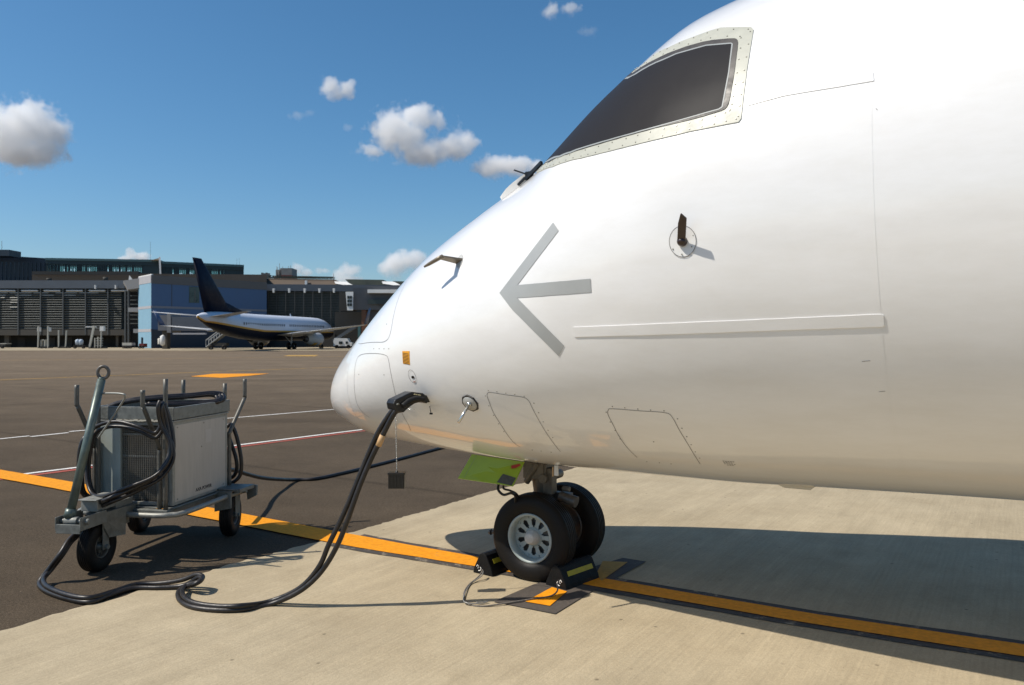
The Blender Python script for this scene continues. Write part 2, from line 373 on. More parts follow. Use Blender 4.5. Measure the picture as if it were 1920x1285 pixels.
# ------------------------------------------------------------------ the parked airliner: hull surface
TH = R(30.304); AX0, AY0 = -1.3056, 6.0178
KS = [0, .06, .2, .45, .8, 1.2, 1.6, 2.0, 2.5, 3.0, 3.6, 4.5, 6.0, 9.0]
ZT = [1.016, 1.254, 1.443, 1.661, 1.943, 2.237, 2.453, 2.667, 3.060, 3.358, 3.466, 3.499, 3.457, 3.449]
ZB = [1.016, .960, .926, .851, .815, .787, .763, .751, .748, .747, .764, .785, .770, .759]
WW = [0, .175, .341, .511, .694, .857, .972, 1.058, 1.181, 1.276, 1.318, 1.344, 1.345, 1.345]
KQ = [math.sqrt(k) for k in KS]
def pch_slopes(x, y):
    n = len(x); h = [x[i+1]-x[i] for i in range(n-1)]; d = [(y[i+1]-y[i])/h[i] for i in range(n-1)]; m = [0]*n
    m[0] = d[0]; m[-1] = d[-1]
    for i in range(1, n-1):
        if d[i-1]*d[i] > 0:
            a, b = 2*h[i]+h[i-1], h[i]+2*h[i-1]; m[i] = (a+b)/(a/d[i-1]+b/d[i])
    return m
SL = {id(a): pch_slopes(KQ, a) for a in (ZT, ZB, WW)}
def pch(y, q):
    if q >= KQ[-1]: return y[-1]
    i = 0
    while i < len(KQ)-2 and q > KQ[i+1]: i += 1
    m = SL[id(y)]; h = KQ[i+1]-KQ[i]; t = (q-KQ[i])/h
    return y[i]*(1+2*t)*(1-t)**2+m[i]*h*t*(1-t)**2+y[i+1]*t*t*(3-2*t)+m[i+1]*h*t*t*(t-1)
def hull(s, f, off=0.):
    s = max(s, 0.); q = math.sqrt(s); T, B, W = pch(ZT, q), pch(ZB, q), pch(WW, q)
    k = min(1, s/3.6); k = k*k*(3-2*k); zm = (1-k)*(B+(T-B)*.45)+k*(T+B)/2
    if s < 1e-6: zm = ZT[0]
    sn = math.sin(f); p = Vector((s, -W*math.cos(f), zm+((T-zm) if sn > 0 else (zm-B))*sn))
    return p+hull_n(s, f)*off if off else p
def hull_n(s, f):
    s = max(s, .004); e = .003
    a = hull(s+e, f)-hull(s-e, f); b = hull(s, f+e)-hull(s, f-e)
    n = b.cross(a).normalized(); c = hull(s, f)
    if (c-Vector((s+.35, 0, 1.9 if s > 2 else 1.3))).dot(n) < 0: n = -n
    return n
plane = thing('parked_airliner', 'white airliner nose with grey arrow filling the right side, plugged into ground power', 'airplane', (AX0, AY0, 0), -TH)
PL = loc_of(plane)
def on(s, f, off=0.): return hull(s, f, off)
SV = [(i/60)**2*1.2 for i in range(1, 61)] + [1.2+i*.06 for i in range(1, 90)] + [7+i*.5 for i in range(0, 23)]
NF = 176
g = MB(); rings = []
for s_ in SV: rings.append([g.bm.verts.new(hull(s_, -math.pi/2+2*math.pi*k/NF)) for k in range(NF)])
tip = g.bm.verts.new(hull(0, 0))
for k in range(NF): g.f([tip, rings[0][(k+1) % NF], rings[0][k]])
for A, B in zip(rings[:-1], rings[1:]):
    for k in range(NF): g.f([A[k], A[(k+1) % NF], B[(k+1) % NF], B[k]])
g.f(rings[-1])
for q in g.bm.faces: q.smooth = len(q.verts) < 10
fus = g.build('fuselage', hull_m, plane)

def dens(P, step=.05, closed=True):
    out = []; n = len(P)
    for i in range(n if closed else n-1):
        a, b = P[i], P[(i+1) % n]; L_ = math.hypot(b[0]-a[0], (b[1]-a[1])*1.2); k = max(1, int(L_/step))
        out += [(a[0]+(b[0]-a[0])*j/k, a[1]+(b[1]-a[1])*j/k) for j in range(k)]
    if not closed: out.append(P[-1])
    return out
def patch(name, P, m, off, parent=None, skirt=True, step=.045, mirror=False, smooth=True):
    B = dens(P, step); pts = [Vector((a, b*1.2)) for a, b in B]; nb = len(pts)
    xs = [p.x for p in pts]; ys = [p.y for p in pts]
    def inside(x, y):
        c = False
        for i in range(nb):
            a, b = pts[i], pts[i-1]
            if (a.y > y) != (b.y > y) and x < (b.x-a.x)*(y-a.y)/(b.y-a.y)+a.x: c = not c
        return c
    x = min(xs)+step*.5
    while x < max(xs):
        y = min(ys)+step*.5
        while y < max(ys):
            if inside(x, y) and min((p.x-x)**2+(p.y-y)**2 for p in pts[:nb]) > (step*.45)**2: pts.append(Vector((x, y)))
            y += step
        x += step
    V, E_, F_, ov, oe, of_ = geometry.delaunay_2d_cdt(pts, [], [list(range(nb))], 1, 1e-6)
    g = MB(); vs = []
    for v in V: vs.append(g.bm.verts.new(hull(v.x, v.y/1.2, off)))
    for fc in F_:
        q = g.f([vs[i] for i in fc])
        if q: q.smooth = smooth
    if skirt:
        be = [e for e in g.bm.edges if len(e.link_faces) == 1]; low = {}
        inv_ = {v: i for i, v in enumerate(vs)}
        for e in be:
            for v in e.verts:
                if v not in low: q = V[inv_[v]]; low[v] = g.bm.verts.new(hull(q.x, q.y/1.2, -.002))
            a, b = e.verts; g.f([a, b, low[b], low[a]]); e.smooth = False
    if mirror:
        for v in g.bm.verts: v.co.y = -v.co.y
    return g.build(name, m, parent or plane)
def ribbon(name, P, wid, m, off=.0015, parent=None, step=.03, mirror=False):
    Q = dens(P, step, False); g = MB(); A = []; B = []
    pos = [hull(a, b, off) for a, b in Q]
    for i, p in enumerate(pos):
        d = (pos[min(i+1, len(pos)-1)]-pos[max(i-1, 0)]).normalized(); n = hull_n(*Q[i]); c = d.cross(n).normalized()*wid/2
        A.append(g.bm.verts.new(p+c)); B.append(g.bm.verts.new(p-c))
    for i in range(len(pos)-1):
        q = g.f([A[i], A[i+1], B[i+1], B[i]]); q.smooth = True
    if mirror:
        for v in g.bm.verts: v.co.y = -v.co.y
    return g.build(name, m, parent or plane)
def smooth2(P, k=4):
    return [(v.x, v.y) for v in crom([Vector((a, b, 0)) for a, b in P], k)]
def dots(name, P, r, m, parent=None, off=.0, h=.002):
    g = MB(); g.cyl((0, 0, -.002), (0, 0, h), r, r*.7, 8); o0 = g.build(name, m, parent or plane)
    for i, (a, b) in enumerate(P):
        o = o0 if i == 0 else o0.copy()
        if i: COL.objects.link(o)
        o.parent = parent or plane
        o.location = hull(a, b)+hull_n(a, b)*off; o.rotation_euler = hull_n(a, b).to_track_quat('Z', 'Y').to_euler()
    return o0
# ---- cockpit window: cream riveted frame > seal, pane, trim line, rivets
fr = [(1.99, 1.45), (1.985, 1.2), (2.03, .98), (2.075, .88)]+[(2.135, 0.802), (2.287, 0.644), (2.398, 0.562), (2.512, 0.491), (2.614, 0.437), (2.7, 0.396), (2.779, 0.364), (2.854, 0.339), (2.925, 0.321), (2.993, 0.309), (3.059, 0.301), (3.123, 0.295), (3.179, 0.288), (3.233, 0.282), (3.287, 0.277), (3.339, 0.272), (3.349, 0.282), (3.351, 0.324), (3.352, 0.369), (3.353, 0.416), (3.352, 0.465), (3.353, 0.521), (3.352, 0.583), (3.349, 0.653), (3.335, 0.674), (3.258, 0.713), (3.175, 0.76), (3.121, 0.773), (3.05, 0.785), (2.974, 0.802), (2.902, 0.823), (2.815, 0.881), (2.758, 0.883), (2.693, 0.903)]+[(2.66, .96), (2.64, 1.06), (2.64, 1.25), (2.65, 1.45)]
sl = [(2.02, 1.42), (2.01, 1.2), (2.045, 1.04)]+[(2.082, 0.958), (2.213, 0.769), (2.396, 0.609), (2.494, 0.549), (2.634, 0.474), (2.739, 0.425), (2.826, 0.393), (2.907, 0.37), (2.999, 0.353), (3.059, 0.345), (3.118, 0.338), (3.176, 0.333), (3.234, 0.331), (3.259, 0.331), (3.275, 0.333), (3.283, 0.338), (3.29, 0.35), (3.294, 0.375), (3.298, 0.44), (3.298, 0.488), (3.294, 0.573), (3.29, 0.609), (3.285, 0.623), (3.28, 0.631), (3.269, 0.64), (3.24, 0.653), (3.16, 0.686), (3.106, 0.705), (3.022, 0.728), (2.963, 0.741), (2.864, 0.778), (2.801, 0.811), (2.713, 0.864), (2.677, 0.896)]+[(2.64, .97), (2.62, 1.1), (2.61, 1.42)]
tr = [(2.04, 1.40), (2.045, 1.2), (2.08, 1.0), (2.13, .89)]+[(2.199, 0.797), (2.334, 0.657), (2.432, 0.585), (2.516, 0.54), (2.61, 0.489), (2.697, 0.446), (2.778, 0.412), (2.849, 0.387), (2.915, 0.37), (2.978, 0.358), (3.038, 0.352), (3.093, 0.347), (3.147, 0.343), (3.199, 0.34), (3.25, 0.337), (3.266, 0.341), (3.272, 0.404), (3.276, 0.47), (3.273, 0.536), (3.268, 0.61), (3.258, 0.621), (3.196, 0.645), (3.131, 0.672), (3.055, 0.69), (2.975, 0.712), (2.902, 0.73), (2.82, 0.769), (2.721, 0.822)]+[(2.675, .865), (2.62, .945), (2.60, 1.1), (2.59, 1.40)]
gl = [(2.05, 1.38), (2.055, 1.2), (2.09, 1.0), (2.137, .90)]+[(2.167, 0.86), (2.323, 0.679), (2.425, 0.6), (2.51, 0.551), (2.605, 0.499), (2.693, 0.454), (2.774, 0.419), (2.845, 0.394), (2.912, 0.376), (2.975, 0.364), (3.036, 0.357), (3.09, 0.352), (3.144, 0.348), (3.196, 0.345), (3.247, 0.342), (3.26, 0.346), (3.266, 0.407), (3.27, 0.473), (3.267, 0.538), (3.261, 0.61), (3.258, 0.614), (3.197, 0.637), (3.134, 0.663), (3.059, 0.68), (2.981, 0.701), (2.909, 0.716), (2.829, 0.751), (2.735, 0.795)]+[(2.67, .85), (2.612, .94), (2.59, 1.1), (2.58, 1.38)]
for mir in (False, True):
    F0 = patch('window_frame', fr, cream, .004, mirror=mir)
    patch('window_seal', sl, seal_m, .0065, F0, mirror=mir); patch('window_trim', tr, trim_m, .0075, F0, mirror=mir)
    pane = patch('cockpit_window', gl, glass_m, .0085, mirror=mir)
    if not mir:
        rv = []
        do = dens(fr, .052); ds = dens(sl, .02)
        for a, b in do:
            if b > 1.25: continue
            c = min(ds, key=lambda q: math.hypot(q[0]-a, (q[1]-b)*1.2))
            rv.append((a+(c[0]-a)*.2, b+(c[1]-b)*.2))
        for a, b in dens(fr, .075):
            if b > 1.25: continue
            c = min(ds, key=lambda q: math.hypot(q[0]-a, (q[1]-b)*1.2)); rv.append((a+(c[0]-a)*.78, b+(c[1]-b)*.78))
        dots('rivet', rv[:100], .0040, rivet_m, F0, off=.0035, h=.0032)
# ---- grey arrow film
arrow = [(2.062, 0.099), (2.107, 0.122), (2.152, 0.143), (2.196, 0.163), (2.24, 0.181), (2.282, 0.199), (2.324, 0.216), (2.364, 0.233), (2.404, 0.251), (2.447, 0.191), (2.407, 0.172), (2.365, 0.153), (2.322, 0.135), (2.279, 0.116), (2.234, 0.097), (2.189, 0.077), (2.273, 0.041), (2.353, 0.009), (2.43, -0.019), (2.503, -0.043), (2.575, -0.064), (2.644, -0.084), (2.644, -0.138), (2.575, -0.119), (2.503, -0.1), (2.43, -0.077), (2.353, -0.051), (2.274, -0.02), (2.191, 0.015), (2.243, -0.049), (2.291, -0.108), (2.337, -0.164), (2.38, -0.216), (2.421, -0.265), (2.46, -0.312), (2.418, -0.351), (2.376, -0.298), (2.332, -0.244), (2.284, -0.186), (2.225, -0.113), (2.159, -0.033), (2.112, 0.032)]
patch('arrow_marking', arrow, arrow_m, .0022, skirt=False, step=.035)['label'] = 'large silver grey arrow pointing to the nose'
# ---- raised strips
patch('raised_strip', [(2.525, -0.249), (2.535, -0.248), (2.604, -0.265), (2.671, -0.28), (2.737, -0.294), (2.801, -0.306), (2.863, -0.316), (2.916, -0.323), (2.968, -0.328), (3.018, -0.332), (3.068, -0.336), (3.117, -0.339), (3.165, -0.342), (3.212, -0.345), (3.258, -0.348), (3.304, -0.351), (3.349, -0.353), (3.393, -0.355), (3.436, -0.356), (3.479, -0.358), (3.522, -0.359), (3.563, -0.359), (3.604, -0.36), (3.645, -0.36), (3.685, -0.36), (3.725, -0.361), (3.764, -0.361), (3.802, -0.361), (3.84, -0.361), (3.877, -0.362), (3.884, -0.365), (3.885, -0.396), (3.879, -0.4), (3.841, -0.399), (3.803, -0.399), (3.764, -0.399), (3.724, -0.398), (3.684, -0.398), (3.643, -0.398), (3.602, -0.397), (3.56, -0.397), (3.517, -0.396), (3.474, -0.395), (3.429, -0.394), (3.385, -0.392), (3.339, -0.39), (3.293, -0.388), (3.246, -0.386), (3.198, -0.383), (3.149, -0.38), (3.1, -0.377), (3.05, -0.374), (2.998, -0.37), (2.946, -0.366), (2.891, -0.36), (2.835, -0.352), (2.778, -0.342), (2.719, -0.331), (2.659, -0.319), (2.597, -0.305), (2.534, -0.291), (2.524, -0.284)], hull_m, .0036, step=.025)
patch('raised_strip', [(3.372, 0.34), (3.421, 0.343), (3.469, 0.347), (3.516, 0.351), (3.56, 0.349), (3.603, 0.347), (3.646, 0.345), (3.688, 0.343), (3.729, 0.342), (3.77, 0.34), (3.81, 0.338), (3.849, 0.337), (3.853, 0.308), (3.813, 0.309), (3.772, 0.311), (3.73, 0.312), (3.688, 0.314), (3.645, 0.316), (3.602, 0.318), (3.557, 0.32), (3.512, 0.322), (3.467, 0.321), (3.421, 0.321), (3.374, 0.321)], hull_m, .0028, step=.02)
# ---- panel gaps
up_l = [(1.1191, 1.3), (1.1191, .7469), (1.1185, .6135), (1.1225, .5018), (1.1336, .3501), (1.139, .2474), (1.1304, .1833), (1.0971, .1578), (1.0091, .1915), (.7482, .3658), (.66, .45)]
low_l = [(.7462, -.5927), (.6985, -.5106), (.6716, -.3651), (.6837, -.1603), (.6914, .0478), (.7025, .20), (.7577, .2268), (.93, .135), (1.0888, .043), (1.1315, -.0073), (1.1488, -.1363), (1.1537, -.2625), (1.1483, -.3793), (1.1367, -.5841), (1.127, -.7127), (1.0998, -.8002)]
for mir in (False, True):
    pu = ribbon('nose_access_panel', smooth2(up_l), .0027, line_m, mirror=mir)
    pl_ = ribbon('nose_access_panel', smooth2(low_l), .0027, line_m, mirror=mir)
    ribbon('equipment_bay_panel', smooth2([(1.934, -.9297), (1.9136, -.8681), (1.9098, -.7085), (1.8975, -.5849), (1.8984, -.507), (1.8971, -.463), (1.9073, -.4447), (1.9326, -.443), (2.0328, -.4761), (2.1369, -.5114), (2.1658, -.5413), (2.1718, -.5872), (2.182, -.6928), (2.1904, -.8397), (2.1912, -.9723)], 3), .0030, line_m, mirror=mir)
    ribbon('equipment_bay_panel', smooth2([(2.6547, -1.0129), (2.6352, -.922), (2.6225, -.8239), (2.6189, -.7521), (2.612, -.6858), (2.6234, -.6622), (2.6465, -.6577), (2.7933, -.6824), (2.9198, -.6986), (2.9494, -.7209), (2.9638, -.7903), (2.9805, -.8848), (2.9882, -.9872), (2.9904, -1.0472)], 3), .0030, line_m, mirror=mir)
dots('screw', [(.7604, .0149), (1.0742, -.1382), (1.0653, .318), (.9471, .1699), (1.019, .1292), (1.0788, .099), (1.1348, .0737)], .0045, rivet_m)
ribbon('radome_joint', [(.5731, 1.5), (.5731, -1.5)], .003, line_l); ribbon('radome_joint', [(.5731, 1.5), (.5731, -1.5)], .003, line_l, mirror=True)
ribbon('skin_joint', [(3.842, 1.5), (3.842, .33), (3.858, -.078), (3.875, -.4), (3.89, -.69), (3.915, -.92), (3.935, -1.5)], .005, hull_m, off=.0005)
dots('rivet', [(1.9168, -.4269), (1.9735, -.4435), (2.0308, -.4632), (2.0879, -.4829), (2.1449, -.5066), (2.1812+.012, -.5612), (2.1852+.015, -.6262), (2.1893+.015, -.6935), (2.1926+.015, -.7604), (2.1952+.015, -.824), (1.8845, -.4597), (1.8847, -.5338), (1.8902, -.6092), (1.8953, -.6828), (1.8999, -.7559), (2.0008, -.9614), (2.0579, -.9719), (2.1218, -.9824)], .0042, rivet_m)
dots('rivet', [(2.6514, -.6463), (2.7174, -.6597), (2.785, -.6722), (2.8505, -.6823), (2.9179, -.6893), (2.9741, -.7324), (2.9809, -.785), (2.9897, -.8355), (2.9957, -.8883), (2.9999, -.9403), (3.0062, -.9911), (2.6059, -.6738), (2.6083, -.7332), (2.615, -.7897), (2.6205, -.8501), (2.691, -1.0576), (2.7626, -1.0624), (2.8257, -1.0675), (2.8025, -.8729)], .0042, rivet_m)
for a, b in (((3.7986, -.5098), (3.8298, -.5077)), ((3.8534, -.6183), (3.8769, -.6163)), ((3.862, .22), (3.868, .215))):
    ribbon('skin_scratch', [a, b], .0018, line_m)
# small stencilled notice low on the skin
g = MB()
for i in range(4):
    for j in range(5):
        a = 3.118+j*.012; b = -1.004-i*.012-j*.0008; p = hull(a, b, .0015); q = hull(a+.008, b-.0005, .0015); r_ = hull(a+.008, b-.005, .0015); t_ = hull(a, b-.0045, .0015)
        if (i, j) not in ((3, 0), (3, 4), (1, 4)): g.poly([p, q, r_, t_])
g.build('stencilled_notice', line_m, plane)
# ---- orange placard with dark stripes
pc = patch('hazard_placard', [(1.2796, .0033), (1.3482, -.0188), (1.3444, -.1289), (1.2816, -.1031)], orange_m, .002, step=.02)
g = MB()
for k in range(9):
    t0 = k/9-.04; a = [(1.284, -.004-t0*.105), (1.340, -.018-t0*.108-.012+.024*0), (1.340, -.023-t0*.108-.012), (1.284, -.009-t0*.105)]
    if t0 < -.01: continue
    P = [hull(x, min(-.002, max(-.126, y)), .003) for x, y in a]; g.poly(P)
g.build('placard_stripes', mat('dark_brown_stripe', (.10, .045, .012), .6), pc)
# ---- latch
p, n = hull(1.3506, -.2263), hull_n(1.3506, -.2263)
fr3 = lambda s_, f_: (hull(s_, f_), hull_n(s_, f_), (hull(s_+.01, f_)-hull(s_-.01, f_)).normalized())
def disc(name, s_, f_, ra, rb, m, off, parent=None, n_=28, ring=None):
    p, n, a = fr3(s_, f_); b = n.cross(a).normalized(); g = MB()
    O = [g.bm.verts.new(p+n*off+a*ra*math.cos(t)+b*rb*math.sin(t)) for t in [2*math.pi*k/n_ for k in range(n_)]]
    if ring:
        I = [g.bm.verts.new(p+n*off+a*(ra-ring)*math.cos(t)+b*(rb-ring)*math.sin(t)) for t in [2*math.pi*k/n_ for k in range(n_)]]
        for k in range(n_): g.f([O[k], O[(k+1) % n_], I[(k+1) % n_], I[k]])
    else: g.f(O)
    return g.build(name, m, parent or plane)
lt = disc('fuel_latch', 1.3506, -.2263, .033, .040, line_m, .002, ring=.0022)
disc('latch_slot', 1.356, -.235, .014, .008, black_m, .0025, lt); disc('latch_stamp', 1.362, -.275, .012, .005, mat('pink_stamp', (.5, .3, .27), .6), .0025, lt)
disc('drain_ring', .5445, -.8687, .03, .018, mat('pink_stamp', (.5, .3, .27), .6), .002, ring=.003)
# ---- octagonal port with pin
p, n, a = fr3(1.7591, -.501); b = n.cross(a).normalized()
g = MB(); g.lathe([(-.004, .058), (.006, .056), (.006, .0)], p, n, 8, False); po = g.build('static_port', seal_m, plane)
g = MB(); g.lathe([(.004, .046), (.0085, .045), (.0085, 0)], p, n, 32); g.build('port_plate', mat('port_plate_grey', (.42, .42, .40), .45, metal=.2, var=.15, vscale=30), po)
g = MB(); g.cyl(p+n*.006, p+n*.022, .017, .013); e_ = p+n*.02; tipd = (n*.085+Vector((-.012, 0, -.045)))
g.cyl(e_, e_+tipd, .0085, .008); g.build('lock_pin', chrome, po)
# ---- angle vane with round plate
p, n, a = fr3(3.1084, -.0691); b = Vector((0, 0, 1))
rp = disc('vane_plate_ring', 3.1084, -.0691, .062, .068, line_m, .002, ring=.0028)
disc('vane_plate', 3.1084, -.0691, .059, .065, white, .0012, rp)
for t in (15, 75, 140, 205, 265, 325):
    q = p+a*.05*math.cos(R(t))+b*.055*math.sin(R(t)); g = MB(); g.cyl(q, q+n*.003, .0035, .0025, 8); g.build('screw', rivet_m, rp)
g = MB(); g.lathe([(0, .022), (.012, .022), (.024, .016), (.030, .006), (.031, 0)], p, n, 24)
r0 = p+n*.012; r1 = p+n*.10+b*.104+a*.046; dv = (r1-r0).normalized(); cd = a; th_ = dv.cross(cd).normalized()*.005
r00, prof = r0, [(-.018, 0), (.020, 0), (.022, .70), (.014, 1.0), (.010, 1.0), (-.016, .78)]
ln = (r1-r0).length
P = [r0+cd*(-x)+dv*y*ln for x, y in prof]; g.hexa([q-th_ for q in P], [q+th_ for q in P]); g.build('angle_vane', mat('vane_dark_brown', (.03, .014, .010), .35, coat=.3), plane, bevel=.002)
# ---- pitot tube
p, n, a = fr3(1.6904, .4628); fwd = Vector((-1, 0, -.42)).normalized()
bp_ = disc('pitot_base_plate', 1.6904, .4628, .028, .046, mat('base_plate_grey', (.48, .48, .46), .5), .0025)
nn = (n+Vector((-.18, 0, -.30))).normalized()
g = MB(); c1 = p+nn*.115
g.hexa([p+a*x+n.cross(a)*y for x, y in ((-.026, -.007), (.026, -.007), (.026, .007), (-.026, .007))], [c1+a*x+n.cross(a)*y for x, y in ((-.020, -.005), (.014, -.005), (.014, .005), (-.020, .005))])
g.tube([c1+a*.012, c1+fwd*.025, c1+fwd*.09, c1+fwd*.125], [.011, .012, .010, .006], 14); g.build('pitot_tube', mat('pitot_bronze', (.20, .165, .12), .4, metal=.4, var=.3, vscale=30), plane)
g = MB(); g.mi = 0
p2, n2, a2 = fr3(1.6904, -.0); 
g.bm.free()
# ---- wipers and fairing in front of the windscreen
g = MB(); A = hull(1.955, .98, .012); B = hull(2.10, .93, .02)
g.bar(A, B, .016, .02); g.bar(hull(1.985, .97, .02), hull(1.955, .97, .085)+Vector((-.02, 0, 0)), .006, .008); g.box(hull(1.985, .98, .018), (.04, .03, .03)); g.bar(hull(1.955, .98, .02), hull(1.90, .98, .012), .012, .012)
g.build('wiper', black_m, plane)
g = MB(); P = [hull(1.76+i*.028, 1.02+.0*i, .0) for i in range(9)]; N_ = [hull_n(1.76+i*.028, 1.02) for i in range(9)]
hh = [.002, .012, .02, .024, .026, .026, .025, .022, .018]
A = [g.bm.verts.new(P[i]+N_[i]*hh[i]+Vector((0, -.035, 0))) for i in range(9)]; B = [g.bm.verts.new(P[i]+N_[i]*hh[i]+Vector((0, .05, 0))) for i in range(9)]
A2 = [g.bm.verts.new(P[i]-N_[i]*.02+Vector((0, -.045, 0))) for i in range(9)]; B2 = [g.bm.verts.new(P[i]-N_[i]*.02+Vector((0, .06, 0))) for i in range(9)]
for i in range(8): g.f([A[i], A[i+1], B[i+1], B[i]]); g.f([A2[i], A2[i+1], A[i+1], A[i]]); g.f([B[i], B[i+1], B2[i+1], B2[i]])
g.f([A[8], B[8], B2[8], A2[8]]); g.f([A[0], B[0], B2[0], A2[0]]); g.build('windscreen_fairing', white, plane)
# ---- power socket flap, socket cover on its chain
ps, pn, pa = fr3(1.4013, -.4311)
g = MB(); g.box(ps+pn*.0, (.075, .012, .05), M=Matrix((pa, pn, pa.cross(pn))).transposed()); g.build('power_socket', black_m, plane, bevel=.004)
cp = PL(at(744, 888, 4.68)); ct = PL(at(742, 778, 4.69))
g = MB(); c = cp+Vector((0, 0, -.045)); g.box(c, (.096, .05, .085), rz=TH); g.box(c+Vector((0, 0, .047)), (.104, .058, .012), rz=TH); g.cyl(c+Vector((0, 0, .05)), c+Vector((0, 0, .062)), .012, .006, 10)
for k in range(5): g.box(c+Vector((0, 0, 0))+Matrix.Rotation(TH, 3, 'Z') @ Vector((-.04+k*.02, -.026, 0)), (.004, .004, .08), rz=TH)
g.build('socket_cover', black_m, plane, bevel=.003)['label'] = 'square black cover hanging on a chain'
g = MB(); top = ps+pn*.06+Vector((-.02, 0, -.03)); bot = cp+Vector((0, 0, .012)); m_ = 46
for k in range(m_):
    q = bot.lerp(ct, k/(m_-1)); ax_ = Vector((1, 0, 0)) if k % 2 else Vector((0, 1, 0)); r_ = .0042
    g.tube([q+ax_*r_*math.cos(t)*.7+Vector((0, 0, 1))*r_*1.25*math.sin(t) for t in [2*math.pi*j/8 for j in range(8)]], .0012, 5, closed=True)
g.tube([ct, ct.lerp(top, .5)+Vector((0, 0, .02)), top], .0015, 5); g.build('chain', chrome, plane)
# latch arm hanging below the socket
g = MB(); q = hull(1.43, -.50, .004); g.cyl(q, q+Vector((.02, -.015, -.035)), .0025, .0025, 6); g.box(q+Vector((.022, -.016, -.04)), (.018, .008, .010)); g.build('socket_latch', black_m, plane)
# ---- belly antenna, drain mast flag
g = MB(); q = hull(3.38, -1.36); g.hexa([q+Vector(v) for v in ((-.12, -.02, .02), (.12, -.02, .02), (.12, .02, .02), (-.12, .02, .02))], [q+Vector(v) for v in ((-.05, -.006, -.014), (.08, -.006, -.014), (.08, .006, -.014), (-.05, .006, -.014))]); g.build('belly_antenna', mat('antenna_cream', (.5, .47, .40), .5), plane)
g = MB(); q = PL(at(1041, 868, 4.86)); g.box(q, (.05, .012, .03)); g.box(q+Vector((.008, 0, -.045)), (.028, .008, .07)); g.box(q+Vector((.0, 0, -.012)), (.11, .008, .007)); g.build('drain_mast', mat('drain_mast_grey', (.62, .62, .6), .4), plane, bevel=.002)
g = MB(); g.box(q+Vector((-.012, -.008, -.055)), (.006, .003, .06)); g.build('streamer', tape_m, plane)
# ---- nose gear door: lime green plate hanging open
t0, t1 = PL(at(885, 852, 4.98)), PL(at(984, 866.5, 4.90)); dn = Vector((-.045, -.075, -.155))
b0, b1 = PL(at(858.5, 897.5, 4.95)), PL(at(962, 912.5, 4.83))
g = MB(); nv = (t1-t0).cross(b0-t0).normalized()*.007; g.hexa([t0-nv, t1-nv, b1-nv, b0-nv], [t0+nv, t1+nv, b1+nv, b0+nv]); door = g.build('gear_door', green_m, plane, bevel=.003); door['label'] = 'lime green nose gear door hanging open'
if nv.y > 0: nv = -nv
def dq(x, y): return t0.lerp(t1, x).lerp(b0.lerp(b1, x), y)+nv*1.25
g = MB(); g.poly([dq(.73, .58), dq(.985, .66), dq(.975, 1.0-.02), dq(.70, .93)]); g.build('placard', green_d, door)
g = MB(); g.poly([dq(.80, .22), dq(.93, .10), dq(.965, .16), dq(.90, .30), dq(.83, .34)]); g.build('red_mark', red_m, door)
g = MB(); g.poly([dq(.10, 0.03), dq(.104, .03), dq(.108, .95), dq(.104, .95)]); g.build('door_seam', line_m, door)
# dark wheel well opening in the belly
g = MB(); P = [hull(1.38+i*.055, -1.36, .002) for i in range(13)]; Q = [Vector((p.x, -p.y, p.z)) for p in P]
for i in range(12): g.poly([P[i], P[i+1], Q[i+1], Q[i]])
g.build('wheel_well', darkin, plane)
